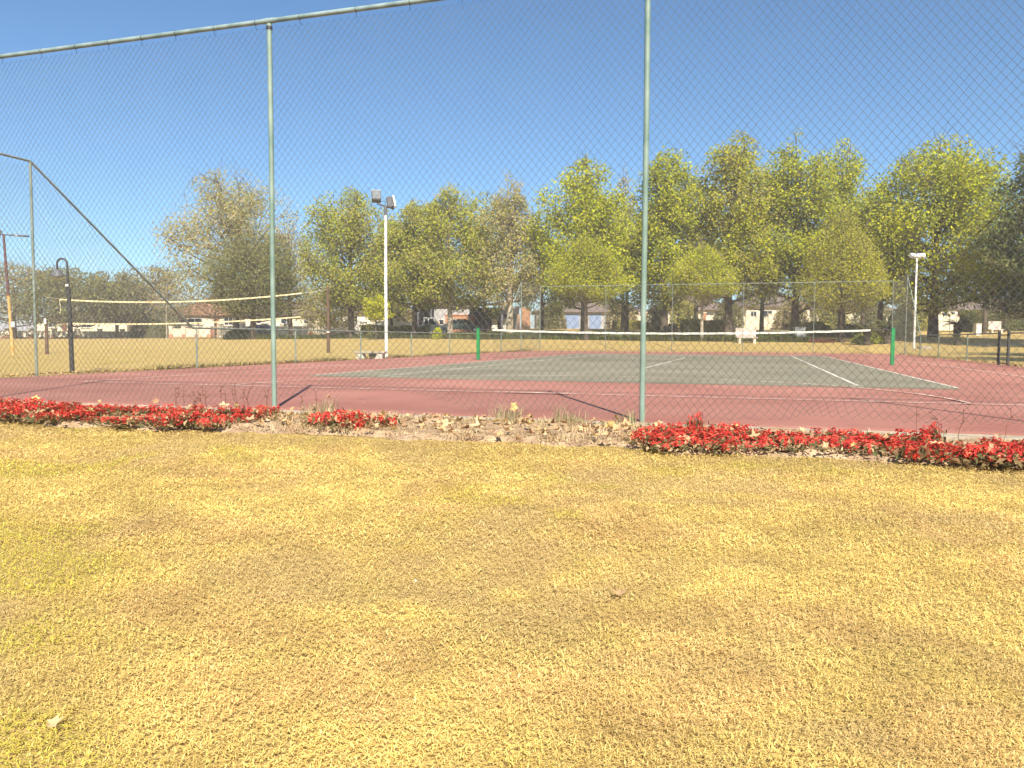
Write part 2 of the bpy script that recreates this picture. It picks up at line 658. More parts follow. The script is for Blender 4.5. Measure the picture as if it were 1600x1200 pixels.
# ------------------------------------------------------------------ chain-link fences
def chainlink(p0, p1, zlo, zhi, du=.071, dz=.086, r=.0019, deform=None, nprism=3):
    """p0,p1: ground points; zlo/zhi functions of distance s; returns mesh arrays"""
    p0 = np.array(p0, float)
    p1 = np.array(p1, float)
    Lg = np.linalg.norm(p1 - p0)
    d = (p1 - p0) / Lg
    nrm = np.array([-d[1], d[0]])
    ni = int(Lg / (du / 2))
    nj = int(4.0 / (dz / 2)) + 2
    I, J = np.meshgrid(np.arange(ni), np.arange(nj), indexing='ij')
    ok = (I + J) % 2 == 0
    I, J = I[ok], J[ok]
    segs = []
    for dj in (1, -1):
        I2, J2 = I + 1, J + dj
        s0, z0 = I * du / 2, J * dz / 2
        s1, z1 = I2 * du / 2, J2 * dz / 2
        k = (z0 <= zhi(s0) + .001) & (z1 <= zhi(s1) + .001) & (z0 >= zlo(s0)) & (z1 >= zlo(s1)) & (J2 >= 0)
        segs.append(np.stack([s0[k], z0[k], s1[k], z1[k]], 1))
    S = np.concatenate(segs)
    w0 = np.where((np.arange(len(S)) % 2) == 0, r * .8, -r * .8)

    def world(s, z, off):
        o = off
        if deform is not None:
            s, z, o2 = deform(s, z)
            o = off + o2
        return np.stack([p0[0] + d[0] * s + nrm[0] * o, p0[1] + d[1] * s + nrm[1] * o, z], 1)
    P = world(S[:, 0], S[:, 1], w0)
    Q = world(S[:, 2], S[:, 3], -w0)
    return prisms(P, Q, r, r, nprism)


def pipe(parent, name, a, b, r, m, n=10):
    return MB().tube([a, b], r, n).build(name, m, parent, smooth=True)


def near_fence():
    t = thing('chain_link_fence', 'tall chain link fence with green posts right behind the red flowers', 'fence', (*cw(UL, VN), 0))
    inv = t.matrix_world.inverted() if False else None
    off = np.array([*cw(UL, VN), 0.0])
    us = [UL, -.45, 3.405, 7.115, 10.95, UR]
    for u in us:
        x, y = cw(u, VN)
        x -= off[0]; y -= off[1]
        zb = -.1
        MB().tube([(x, y, zb), (x, y, 1.2), (x + .004, y, 2.6), (x, y, HT - .03)], .0245, 14).build('post', M_POST, t, smooth=True)
        # clamp band below the rail
        MB().tube([(x, y, HT - .085), (x, y, HT - .055)], .031, 12).build('post_clamp', M_BLACK, t, smooth=True)
    # rail sections
    for a, b in zip(us[:-1], us[1:]):
        xa, ya = cw(a + .002, VN); xb, yb = cw(b - .002, VN)
        pipe(t, 'top_rail', (xa - off[0], ya - off[1], HT), (xb - off[0], yb - off[1], HT), .0235, M_RAIL, 12)
        xs = cw(b, VN)
        d = np.array([CYAW, SYAW]) * .06
        pipe(t, 'rail_sleeve', (xs[0] - off[0] - d[0], xs[1] - off[1] - d[1], HT), (xs[0] - off[0] + d[0], xs[1] - off[1] + d[1], HT), .0275, M_RAIL, 12)
    # tie wires round the rail
    P, Q = [], []
    s = .3
    while s < UR - UL - .2:
        x, y = cw(UL + s, VN)
        c0 = np.array([x - off[0], y - off[1], HT])
        n = np.array([-SYAW, CYAW, 0])
        ring = [c0 + .026 * (n * math.cos(a) + np.array([0, 0, 1]) * math.sin(a)) for a in np.linspace(0, 2 * math.pi, 7)]
        for a, b in zip(ring[:-1], ring[1:]):
            P.append(a); Q.append(b)
        P.append(ring[4]); Q.append(c0 + np.array([0, 0, -.07]) + n * .004)
        s += .36 + .25 * rng.random()
    V, FA = prisms(np.array(P), np.array(Q), .003)
    tag(link('tie_wires', mesh_np('ties', V, FA), M_BLACK, t), kind='stuff')
    # mesh with its rucked-up lower edge
    nz = VNoise(5)
    nz2 = VNoise(6)
    lift_s = np.array([0, 7.2, 7.62, 7.85, 8.1, 8.5, 8.9, 9.2, 9.45, 9.62, 9.85, 10.1, 10.6, 11.6, 12.2, 13.0, 13.6, 14.2, 15, 30])
    lift_z = np.array([.03, .03, .05, .12, .17, .21, .22, .21, .16, .09, .06, .10, .06, .05, .03, .10, .05, .09, .05, .05])

    def zlo(s):
        return np.interp(s, lift_s, lift_z) * .0 + .0

    def deform(s, z):
        base = np.interp(s, lift_s, lift_z)
        k = np.clip(1 - z / .75, 0, 1) ** 1.4
        low = np.clip(1 - z / .55, 0, 1)
        z2 = z + (base - .0) * k + low * .035 * (nz(s * 5 + 3, z * 6 + 2) - .5)
        s2 = s + low * .085 * (nz2(s * 2.3 + 3, z * 4 + 2) - .5) * 1.6 + .012 * (nz(s * 3 + 30, z * 3 + 20) - .5)
        o = low * .05 * (nz2(s * 3 + 13, z * 3 + 7) - .5) + .012 * (nz(s * 1.2 + 30, z * 1.2 + 20) - .5)
        return s2, z2, o + .03
    p0 = np.array(cw(UL, VN)) - off[:2]
    p1 = np.array(cw(UR, VN)) - off[:2]
    V, FA = chainlink(p0, p1, zlo, lambda s: np.full_like(s, HT - .045, dtype=float), r=.0017, deform=deform)
    tag(link('wire_mesh', mesh_np('wire', V, FA), M_WIRE, t), kind='stuff')
    # straight tension wires
    P, Q = [], []
    for zz in (.95, 2.4):
        P.append([*p0, zz]); Q.append([*p1, zz])


near_fence()


def side_fence(u, label, gate=None, xsign=1):
    """low in the middle, tall at both ends with sloping rails"""
    off = np.array([*cw(u, VN), 0.0])
    t = thing('chain_link_fence', label, 'fence', tuple(off))
    P = lambda v, z: (cw(u, v)[0] - off[0], cw(u, v)[1] - off[1], z)
    tall = [-2.25, 28.6]
    low = [2.03, 6.15, 10.0, 14.0, 17.9, 21.6, 25.0]
    if gate:
        low = [2.03, 6.15, 9.4, gate[0], gate[1], 17.0, 21.4, 25.0]
    for v in tall:
        MB().tube([P(v, -.1), P(v, HT)], .024, 10).build('post', M_POST2, t, smooth=True)
    for v in low:
        if gate and v in gate:
            continue
        MB().tube([P(v, -.1), P(v, HLOW)], .022, 8).build('post', M_POST2, t, smooth=True)
    def rail(v0, z0, v1, z1):
        pipe(t, 'top_rail', P(v0, z0), P(v1, z1), .021, M_POST2, 8)
    rail(VN + .05, HT, tall[0], HT)
    rail(tall[0], HT, low[0] - .12, HLOW)
    ks = [low[0] - .12] + low[1:]
    for a, b in zip(ks[:-1], ks[1:]):
        if gate and a == gate[0] and b == gate[1]:
            continue
        rail(a, HLOW, b, HLOW)
    rail(low[-1], HLOW, tall[1], HT)
    rail(tall[1], HT, VF - .05, HT)
    vv = np.array([VN, tall[0], low[0], low[-1], tall[1], VF])
    hh = np.array([HT, HT, HLOW, HLOW, HT, HT])
    p0 = np.array(cw(u, VN)) - off[:2]
    p1 = np.array(cw(u, VF)) - off[:2]
    nz = VNoise(int(u * 10) + 90)

    def zlo(s):
        z = np.full(np.shape(s), .04)
        if gate:
            z = np.where((s + VN > gate[0]) & (s + VN < gate[1]), 9, z)
        return z
    V, FA = chainlink(p0, p1, zlo, lambda s: np.interp(s + VN, vv, hh) - .03, du=.105, dz=.125, r=.0021,
                      deform=lambda s, z: (s + .02 * (nz(s * 2 + 5, z * 2 + 5) - .5), z, 0 * s + .02))
    tag(link('wire_mesh', mesh_np('wire', V, FA), M_WIRE2, t), kind='stuff')
    return t


side_fence(UL, 'left side fence of the court, low in the middle with a long sloping rail')
GATE = (12.45, 13.35)
side_fence(UR, 'side fence of the court on the right, interrupted by a narrow dark gate', gate=GATE)


def far_fence():
    off = np.array([*cw(UL, VF), 0.0])
    t = thing('chain_link_fence', 'far end fence of the court with thin posts, behind the white net band', 'fence', tuple(off))
    us = [UL, -.35, 3.5, 7.4, 11.1, UR]
    for u in us:
        x, y = cw(u, VF)
        MB().tube([(x - off[0], y - off[1], -.1), (x - off[0], y - off[1], HT)], .026 if u in (UL, UR) else .02, 8).build('post', M_POST2, t, smooth=True)
    for a, b in zip(us[:-1], us[1:]):
        xa, ya = cw(a + .01, VF); xb, yb = cw(b - .01, VF)
        pipe(t, 'top_rail', (xa - off[0], ya - off[1], HT), (xb - off[0], yb - off[1], HT), .02, M_POST2, 8)
    V, FA = chainlink(np.array(cw(UL, VF)) - off[:2], np.array(cw(UR, VF)) - off[:2], lambda s: 0 * s + .04, lambda s: 0 * s + HT - .03, du=.105, dz=.125, r=.0019, deform=lambda s, z: (s, z, 0 * s - .03))
    tag(link('wire_mesh', mesh_np('wire', V, FA), M_WIRE2, t), kind='stuff')
    # leaning brace rods near the foot
    for u in (-.9, 2.4, 12.6):
        a = cw(u, VF - .15); b = cw(u + 1.3, VF - .12)
        pipe(t, 'brace', (a[0] - off[0], a[1] - off[1], .52), (b[0] - off[0], b[1] - off[1], .03), .012, M_WOODP, 6)


far_fence()


def gate():
    x0, y0 = cw(UR, GATE[0])
    t = thing('fence_gate', 'narrow dark gate in the low fence at the right', 'gate', (x0, y0, 0), YAW + math.pi / 2)
    wd = GATE[1] - GATE[0]
    for x in (0.0, wd):
        MB().tube([(x, 0, -.1), (x, 0, 1.0)], .04, 10).build('post', M_BLACK, t, smooth=True)
    MB().tube([(.06, 0, .88), (wd - .06, 0, .88)], .018, 8).build('rail', M_BLACK, t)
    MB().tube([(.06, 0, .06), (wd - .06, 0, .06)], .018, 8).build('rail', M_BLACK, t)
    MB().tube([(.07, 0, .08), (.07, 0, .86)], .015, 8).build('stile', M_BLACK, t)
    MB().tube([(wd - .07, 0, .08), (wd - .07, 0, .86)], .015, 8).build('stile', M_BLACK, t)
    V, FA = chainlink((.08, 0), (wd - .08, 0), lambda s: 0 * s + .08, lambda s: 0 * s + .86, r=.0016)
    tag(link('wire_mesh', mesh_np('wire', V, FA), M_WIRE2, t), kind='stuff')


gate()

# ------------------------------------------------------------------ tennis net
for u, lab in ((-.914, 'green tennis net post at the left end of the net'), (11.884, 'green tennis net post at the right end of the net')):
    x, y = cw(u, 11.885)
    t = thing('net_post', lab, 'net post', (x, y, 0), YAW)
    MB().box(-.05, .05, -.05, .05, -.05, 1.04, .008).build('upright', M_NETPOST, t)
    MB().box(-.055, .055, -.055, .055, 1.042, 1.075, .008).build('cap', M_NETPOST, t)
    MB().box(-.09, .09, -.09, .09, -.01, .012, .004).build('base_plate', M_BLACK, t)
    s = 1 if u < 0 else -1
    MB().tube([(-s * .05, -.03, .72), (-s * .13, -.03, .72), (-s * .13, -.1, .66)], .012, 8).build('winder', M_BLACK, t)


def tennis_net():
    x, y = cw(-.86, 11.885)
    t = thing('tennis_net', 'tennis net with white top band stretched across the court', 'tennis net', (x, y, 0), YAW)
    Lg = 12.69
    top = lambda s: 1.05 - .125 * (1 - (2 * s / Lg - 1) ** 2)
    ss = np.linspace(.45, Lg - .55, 40)
    mb = MB()
    prev = None
    V, Fs = [], []
    for i, s in enumerate(ss):
        z = top(s)
        dr = .006 * math.sin(s * 9)
        V += [(s, -.012, z + dr), (s, .012, z + dr), (s, .016, z - .056 + dr), (s, -.016, z - .056 + dr)]
    for i in range(len(ss) - 1):
        a = i * 4
        for k in range(4):
            Fs.append((a + k, a + (k + 1) % 4, a + 4 + (k + 1) % 4, a + 4 + k))
    Fs += [(3, 2, 1, 0), (len(V) - 4, len(V) - 3, len(V) - 2, len(V) - 1)]
    mb.add(V, Fs)
    mb.build('headband', M_BAND, t)
    MB().tube([(.0, 0, top(0) - .02), (.45, 0, top(.45) - .02)], .006, 6).build('cable', M_GREYM, t)
    MB().tube([(Lg - .55, 0, top(Lg - .55) - .02), (Lg, 0, top(Lg) - .02)], .006, 6).build('cable', M_GREYM, t)
    # netting
    P, Q = [], []
    for s in np.arange(.5, Lg - .5, .048):
        P.append((s, 0, .03)); Q.append((s, 0, top(s) - .08))
    nn = 20
    for k in range(nn):
        for a, b in zip(ss[:-1], ss[1:]):
            za = .03 + (top(a) - .11) * k / nn
            zb = .03 + (top(b) - .11) * k / nn
            P.append((a, 0, za)); Q.append((b, 0, zb))
    V, FA = prisms(np.array(P), np.array(Q), .0016)
    tag(link('netting', mesh_np('netting', V, FA), M_NET, t), kind='stuff')


tennis_net()

# ------------------------------------------------------------------ poles, lamps, volleyball net
def base_at(px, Y):
    p = at(px, 600, Y)
    return np.array([p[0], Y, g(p[0], Y)])


def h_at(px, py, Y):
    return at(px, py, Y)[2]


def white_floodlight():
    Y = 29.8
    b = base_at(604, Y)
    H = h_at(604, 322, Y) - b[2]
    t = thing('floodlight_mast', 'white floodlight pole with two lamp heads beside the concrete bench', 'floodlight', tuple(b))
    MB().tube([(0, 0, -.1), (-.01, 0, H * .5), (0, 0, H - .35)], [.062, .058, .05], 14).build('pole', M_WPOLE, t, smooth=True)
    MB().tube([(0, 0, H - .35), (0, 0, H)], .055, 12).build('pole_cap', M_GREYM, t, smooth=True)
    d = Vector((.86, .5, 0))
    a = MB().tube([Vector((0, 0, H - .02)) - d * .32 + Vector((0, 0, .08)), Vector((0, 0, H - .02)) + d * .34 - Vector((0, 0, .06))], .035, 8).build('cross_arm', M_GREYM, t)
    h1 = MB().box(-.17, .17, -.12, .12, -.21, .21, .03).build('lamp_head', M_GREYM, t, loc=(-.33, -.1, H + .32), rot=(math.radians(-32), 0, math.radians(12)))
    MB().box(-.15, .15, -.128, -.122, -.18, .18).build('lens', M_LENSDARK, h1)
    MB().box(-.18, .18, -.13, .13, .212, .235, .01).build('visor', M_WPOLE, h1)
    h2 = MB().box(-.13, .13, -.12, .12, -.2, .2, .03).build('lamp_head', M_GREYM, t, loc=(.16, .02, H + .14), rot=(math.radians(-12), 0, math.radians(100)))
    MB().box(-.17, .17, -.2, -.125, -.22, .22, .02).build('visor', M_WPOLE, h2)
    MB().tube([(-.33, 0, H + .1), (-.05, 0, H + .2), (.02, 0, H)], .014, 6).build('bracket', M_GREYM, t)


white_floodlight()


def right_lamp():
    Y = 52.0
    b = base_at(1426, Y)
    H = h_at(1426, 404, Y) - b[2]
    t = thing('floodlight_mast', 'white floodlight pole with paired white heads in front of the large round tree', 'floodlight', tuple(b))
    MB().tube([(0, 0, -.1), (0, 0, H)], [.075, .055], 12).build('pole', M_WPOLE, t, smooth=True)
    for dx, rz in ((-.28, 25), (.24, -20)):
        h = MB().box(-.25, .25, -.12, .12, -.16, .16, .04).build('lamp_head', M_WPOLE if dx > 0 else M_GLASSLAMP, t, loc=(dx, -.05, H + .18), rot=(math.radians(-35), 0, math.radians(rz)))
        MB().box(-.2, .2, -.128, -.122, -.12, .12).build('lens', M_GLASSLAMP, h)
    MB().tube([(-.3, 0, H + .02), (.3, 0, H + .02)], .03, 8).build('cross_arm', M_WPOLE, t)
    MB().box(-.35, .35, -.3, .3, -.05, .16, .03).build('footing', M_CONC, t, loc=(.55, -.3, 0))


right_lamp()


def gooseneck():
    Y = 16.6
    b = base_at(111, Y)
    H = h_at(106, 403, Y) - b[2]
    t = thing('street_lamp', 'black gooseneck lamp post at the left outside the court', 'street lamp', tuple(b))
    k = Y / F
    top = H - 7 * k
    MB().tube([(.035, 0, -.1), (.02, 0, 1.0), (0, 0, H - .6)], [.05, .045, .04], 12).build('pole', M_BLACK, t, smooth=True)
    # neck
    pts = [(0, 0, H - .6), (-.012, 0, H - .16)]
    for a in np.linspace(0, math.pi, 9):
        pts.append((-.012 - .105 + .105 * math.cos(a), 0, H - .12 + .105 * math.sin(a)))
    pts.append((-.222, 0, H - .26))
    MB().tube(pts, [.03] + [.021] * (len(pts) - 1), 10).build('neck', M_BLACK, t, smooth=True)
    MB().lathe([(.001, .0), (.05, -.005), (.09, -.05), (.10, -.09), (.135, -.12), (.14, -.14), (.12, -.138), (.001, -.12)], 18, (-.222, 0, H - .24)).build('lamp_shade', M_GREYM, t, smooth=True)
    MB().lathe([(.085, -.13), (.08, -.17), (.045, -.2), (.001, -.21)], 14, (-.222, 0, H - .24)).build('lamp_bowl', M_GLASSLAMP, t, smooth=True)
    MB().box(-.03, .03, -.055, -.03, 0, .05, .006).build('sensor', M_WPOLE, t, loc=(0, 0, H - .6))


gooseneck()


def yellow_pole():
    Y = 32.5
    b = base_at(22, Y)
    H = h_at(13, 366, Y) - b[2]
    t = thing('floodlight_mast', 'maroon and ochre floodlight pole with flat heads at the left edge', 'floodlight', tuple(b))
    k = Y / F
    p0, p1, p2 = (0, 0, -.1), (-.13, 0, H * .5), (-.235, 0, H)
    zc = h_at(18, 462, Y) - b[2]
    f = zc / H
    mid = (-.235 * f, 0, zc)
    MB().tube([p0, mid], [.065, .055], 10).build('lower_pole', M_ORANGE, t, smooth=True)
    MB().tube([mid, p2], [.054, .045], 10).build('upper_pole', M_MAROON, t, smooth=True)
    MB().tube([(-.75, 0, H + .02), (.42, 0, H - .06)], .025, 8).build('cross_arm', M_GREYM, t)
    h1 = MB().box(-.3, .3, -.05, .05, -.18, .18, .02).build('lamp_head', M_GREYM, t, loc=(-.6, -.08, H + .02), rot=(math.radians(-30), math.radians(4), 0))
    MB().box(-.26, .26, -.058, -.052, -.15, .15).build('lens', M_GLASSLAMP, h1)
    h2 = MB().box(-.3, .3, -.2, .2, -.035, .035, .02).build('lamp_head', M_GREYM, t, loc=(.38, .05, H - .05), rot=(math.radians(6), math.radians(4), 0))
    MB().box(-.03, .03, -.23, -.2, -.02, .03).build('clip', M_WPOLE, h2)
    MB().box(-.09, .09, -.12, -.07, -.12, .12, .01).build('switch_box', M_GLASSLAMP, t, loc=(.09, 0, h_at(28, 507, Y) - b[2]))


yellow_pole()


def volleyball():
    YR, YL = 39.8, 34.0
    br = base_at(513.5, YR)
    bl = base_at(75, YL)
    hr = h_at(513, 448, YR) - br[2]
    t = thing('volleyball_post', 'brown wooden volleyball post standing on the far lawn beyond the bench', 'post', tuple(br))
    MB().tube([(0, 0, -.2), (0.01, 0, hr * .5), (0, 0, hr)], [.085, .078, .07], 10).build('upright', M_WOODP, t, smooth=True)
    MB().tube([(0.01, 0, hr * .31), (0.01, 0, hr * .33)], .088, 10).build('band', M_WPOLE, t)
    t = thing('volleyball_post', 'short brown volleyball post at the far left below the rope', 'post', tuple(bl))
    hm = h_at(74, 500, YL) - bl[2]
    hl = h_at(70, 463, YL) - bl[2]
    MB().tube([(0, 0, -.2), (0, 0, hm)], [.075, .065], 10).build('upright', M_WOODP, t, smooth=True)
    MB().tube([(0, 0, hm), (-.12, 0, hl)], .014, 6).build('extension', M_GREYM, t)
    MB().box(-.05, .05, -.09, -.06, hm - .18, hm + .06, .01).build('ratchet', M_WPOLE, t)
    # net: two tapes with loose cords
    n = thing('volleyball_net', 'slack volleyball net of two yellowed tapes beyond the left side fence', 'volleyball net', tuple(bl))
    o = bl

    def pt(px, py):
        tt = np.clip((px - 75) / (513 - 75), 0, 1)
        # depth along the line between posts as seen in perspective
        inv = (1 - tt) / YL + tt / YR
        return at(px, py, 1 / inv) - o
    def tape(pix, hh, name):
        pts = [pt(*p) for p in pix]
        V, Fs = [], []
        for p in pts:
            V += [(p[0], p[1] - .012, p[2] + hh), (p[0], p[1] + .012, p[2] + hh), (p[0], p[1] + .012, p[2] - hh), (p[0], p[1] - .012, p[2] - hh)]
        for i in range(len(pts) - 1):
            a = i * 4
            for k in range(4):
                Fs.append((a + k, a + (k + 1) % 4, a + 4 + (k + 1) % 4, a + 4 + k))
        Fs += [(3, 2, 1, 0), (len(V) - 4, len(V) - 3, len(V) - 2, len(V) - 1)]
        MB().add(V, Fs).build(name, M_ROPE, n)
    def sm(pix, k=28):
        xs = np.linspace(pix[0][0], pix[-1][0], k)
        cf = np.polyfit([p[0] for p in pix], [p[1] for p in pix], 2 if len(pix) > 3 else 1)
        return [(x, np.polyval(cf, x)) for x in xs]
    tape(sm([(93, 467.5), (150, 471), (210, 472.5), (300, 471), (360, 467.5), (420, 463), (472, 458.5)]), .033, 'top_tape')
    tape(sm([(106, 505), (160, 506.3), (220, 507), (300, 505), (360, 501.5), (420, 498.5), (470, 495.5)]), .031, 'bottom_tape')
    def cord(a, b, r=.008):
        MB().tube([pt(*a), pt(*b)], r, 5).build('cord', M_ROPE, n)
    cord((70.5, 464), (93, 467.5)); cord((472, 458.5), (513, 452)); cord((470, 495.5), (513, 520)); cord((74, 512), (106, 505))
    cord((93, 468), (95, 486), .014); cord((95, 486), (93, 490), .012)
    # thin torn netting between the tapes
    P, Q = [], []
    top = sm([(93, 467.5), (150, 471), (210, 472.5), (300, 471), (360, 467.5), (420, 463), (472, 458.5)], 60)
    bot = sm([(106, 505), (160, 506.3), (220, 507), (300, 505), (360, 501.5), (420, 498.5), (470, 495.5)], 60)
    for a, b in zip(top, bot):
        P.append(pt(*a)); Q.append(pt(*b))
    for k in range(1, 8):
        for i in range(59):
            f = k / 8
            A = np.array(pt(*top[i])) * (1 - f) + np.array(pt(*bot[i])) * f
            B = np.array(pt(*top[i + 1])) * (1 - f) + np.array(pt(*bot[i + 1])) * f
            P.append(A); Q.append(B)
    V, FA = prisms(np.array(P), np.array(Q), .0022)
    tag(link('netting', mesh_np('netting', V, FA), M_NET, n), kind='stuff')


volleyball()


def bench_concrete():
    Y = 27.6
    b = base_at(578, Y)
    k = Y / F
    t = thing('concrete_bench', 'low concrete bench with splayed patchy legs beside the white floodlight pole', 'bench', tuple(b), YAW * .5)
    top = h_at(578, 549, Y) - b[2]
    mw = mat('concrete_painted', (.24, .21, .17), .9, scale=9, col2=(.56, .52, .44), bump=.3, detail=7, thr=(.35, .5))
    MB().box(-.52, .58, -.18, .2, top - .075, top, .015).build('seat', M_CONC, t)
    for x, d in ((-.33, -1), (.36, 1)):
        MB().prism([(x - .16 - d * .05, -.05), (x + .16 - d * .05, -.05), (x + .12 + d * .03, top - .08), (x - .05 + d * .03, top - .08)], -.15, .17).build('leg', mw, t)
    MB().prism([(-.02, -.05), (.16, -.05), (.22, top - .08), (-.05, top - .08)], .02, .1).build('stretcher', M_GREYM, t)


bench_concrete()

# ------------------------------------------------------------------ trees
def rand_unit(n, r):
    v = r.normal(size=(n, 3))
    return v / (np.linalg.norm(v, axis=1, keepdims=True) + 1e-9)


def leaf_quads(C, size, r, cols, upbias=.5, asp=.75):
    n = len(C)
    nr = rand_unit(n, r) * 1.05 + np.array([.1, -.62, upbias * 1.5])
    nr /= np.linalg.norm(nr, axis=1, keepdims=True)
    a = np.cross(nr, rand_unit(n, r))
    a /= np.linalg.norm(a, axis=1, keepdims=True) + 1e-9
    b = np.cross(nr, a)
    s = size * (0.6 + .8 * r.random(n))[:, None]
    V = np.stack([C - a * s * .5, C - b * s * asp * .5 + nr * s * .12, C + a * s * .5, C + b * s * asp * .5 + nr * s * .12], 1).reshape(-1, 3)
    i = np.arange(n)[:, None] * 4
    FA = np.concatenate([i + np.array([0, 1, 2]), i + np.array([0, 2, 3])])
    return V, FA, np.repeat(cols, 4, 0)


PAL = {
    'green': [(.33, .36, .033), (.24, .285, .03), (.40, .415, .042), (.315, .305, .048)],
    'olive': [(.34, .315, .065), (.255, .265, .056), (.405, .36, .08), (.35, .29, .075)],
    'bright': [(.41, .425, .017), (.30, .335, .019), (.485, .475, .026), (.385, .345, .028)],
    'feather': [(.395, .37, .032), (.305, .315, .032), (.455, .41, .042)],
    'brownish': [(.43, .35, .165), (.345, .295, .135), (.48, .395, .195), (.32, .295, .115)],
    'rust': [(.36, .27, .12), (.285, .22, .10), (.32, .285, .11)],
    'dark': [(.17, .175, .05), (.135, .145, .042), (.21, .21, .06)],
    'darkolive': [(.21, .19, .075), (.165, .16, .06), (.245, .22, .09)],
    'bluegreen': [(.14, .195, .065), (.10, .155, .055), (.17, .215, .07)],
}


def tree(name, label, group, px, Y, ytop, halfw_px, ybot, pal, seed, nleaf=9000, size=.26, trunk_r=.22, bark=None, nl=20,
         shape='egg', clump=.16, pal2=None, x=None, multi=1, dome=False):
    r = np.random.default_rng(seed)
    nleaf = int(nleaf * 1.92)
    size *= .75
    if x is None:
        b = base_at(px, Y)
        k = Y / F
        H = (h_at(px, ytop, Y) - b[2]) * 1.035
        cb = max(h_at(px, ybot, Y) - b[2], .15 * H)
        R = halfw_px * k * 1.27
    else:
        b = np.array([x, Y, g(x, Y)])
        H, R, cb = ytop, halfw_px, ybot
    t = thing(name, label, 'tree', tuple(b), 0, group)
    bark = bark or M_BARK
    lump = VNoise(seed + 500)

    def env(f, az):
        """crown radius at height fraction f"""
        f = np.clip(f, 0, 1)
        if shape == 'egg':
            p = np.clip(f * 5 + .4, 0, 1) * np.clip(1 - f ** 4.2, 0, 1) ** .62
        elif shape == 'round':
            p = np.sqrt(np.clip(1 - (2 * f - 1) ** 2, 0, 1)) ** .8
        elif shape == 'spire':
            p = (np.clip(f * 5, 0, 1) ** .6) * (1 - f ** 1.6) ** .65
        else:
            p = np.sqrt(np.clip(1 - f ** 2.2, 0, 1)) * np.clip(.55 + f * 2, 0, 1)
        return R * p * (.74 + .5 * lump(np.asarray(az) * 1.3 + 20, np.asarray(f) * 4 + 8))
    def topv(az):
        az = np.asarray(az)
        return .85 + .18 * lump(np.cos(az) * 2.1 + 33, np.sin(az) * 2.1 + 33)
    # trunk
    tb = MB()
    wob = r.normal(0, .05 * R * .4, (6, 2))
    wob[0] = 0
    tp = []
    for i in range(6):
        f = i / 5
        tp.append((wob[i, 0] * f, wob[i, 1] * f, -.25 + f * (cb + (H - cb) * .72 + .25)))
    tb.tube(tp, [trunk_r * 1.25, trunk_r * .95, trunk_r * .8, trunk_r * .62, trunk_r * .4, trunk_r * .15], 9)
    tb.build('trunk', bark, t, smooth=True)
    tpa = np.array(tp)

    def trunk_at(z):
        return np.array([np.interp(z, tpa[:, 2], tpa[:, 0]), np.interp(z, tpa[:, 2], tpa[:, 1]), z])
    SP, SQ, R0, R1 = [], [], [], []
    cen, cenw = [], []
    for kk in range(nl):
        q = (kk + .5) / nl
        az = kk * 2.39996 + r.normal(0, .3)
        leader = q > .62
        z0 = cb * .75 + (H - cb) * (.05 + .62 * q) * r.uniform(.75, 1)
        fe = np.clip(q * .95 + r.uniform(-.05, .14), .02, .985)
        re = env(fe, az) * r.uniform(.72, 1.0)
        if leader:
            re *= r.uniform(.6, 1.0)
        e = np.array([math.cos(az) * re, math.sin(az) * re, cb + (H - cb) * fe * (1 - (1 - min(float(topv(az)), 1)) * min(1, re / (.35 * R)))])
        s = trunk_at(min(z0, e[2] - .1 * (H - cb) * r.uniform(.3, 1)))
        c = (s + e) / 2 + np.array([math.cos(az), math.sin(az), 0]) * re * .12 + np.array([0, 0, -.04 * H])
        pts = [((1 - a) ** 2) * s + 2 * a * (1 - a) * c + a * a * e for a in np.linspace(0, 1, 6)]
        rr = np.linspace(trunk_r * .36, trunk_r * .07, 6)
        for i in range(5):
            SP.append(pts[i]); SQ.append(pts[i + 1]); R0.append(rr[i]); R1.append(rr[i + 1])
        for m in range(7):
            a = r.uniform(.3, 1)
            p = ((1 - a) ** 2) * s + 2 * a * (1 - a) * c + a * a * e
            d = r.normal(size=3)
            d[2] = abs(d[2]) * .7 + .15
            d[:2] += np.array([math.cos(az), math.sin(az)]) * .6
            d /= np.linalg.norm(d)
            ln = R * r.uniform(.18, .42)
            q2 = p + d * ln
            # stay inside the crown outline
            fz = np.clip((q2[2] - cb) / (H - cb), 0, 1)
            q2[2] = cb + fz * (H - cb)
            rad = math.hypot(q2[0], q2[1])
            mx = float(env(fz, math.atan2(q2[1], q2[0]))) + .05
            if rad > mx:
                q2[:2] *= mx / rad
            SP.append(p); SQ.append(q2); R0.append(rr[3] * .6); R1.append(.012)
            for _ in range(2):
                dd = r.normal(size=3)
                q3 = q2 + dd / np.linalg.norm(dd) * ln * .5 + np.array([0, 0, ln * .15])
                mid = p + (q2 - p) * r.uniform(.4, 1)
                SP.append(mid); SQ.append(q3); R0.append(rr[4] * .35); R1.append(.008)
                cen.append((mid, q3))
            cen.append((p, q2))
    SP, SQ = np.array(SP), np.array(SQ)
    V, FA = prisms(SP, SQ, np.array(R0), np.array(R1), 3)
    link('branches', mesh_np('branches', V, FA), bark, t)
    A = np.array([c[0] for c in cen])
    B = np.array([c[1] for c in cen])
    idx = r.integers(0, len(A), nleaf)
    f = r.beta(2.2, 1.1, nleaf)[:, None]
    C = A[idx] * (1 - f) + B[idx] * f + r.normal(size=(nleaf, 3)) * R * clump * np.array([1, 1, .85])
    rad = np.hypot(C[:, 0], C[:, 1])
    fz = (C[:, 2] - cb) / (H - cb)
    azc = np.arctan2(C[:, 1], C[:, 0])
    tv = 1 - (1 - np.minimum(topv(azc), 1)) * np.clip(rad / (.35 * R), 0, 1)
    mx = env(np.clip(fz / tv, 0, 1), azc) * 1.1 + .15
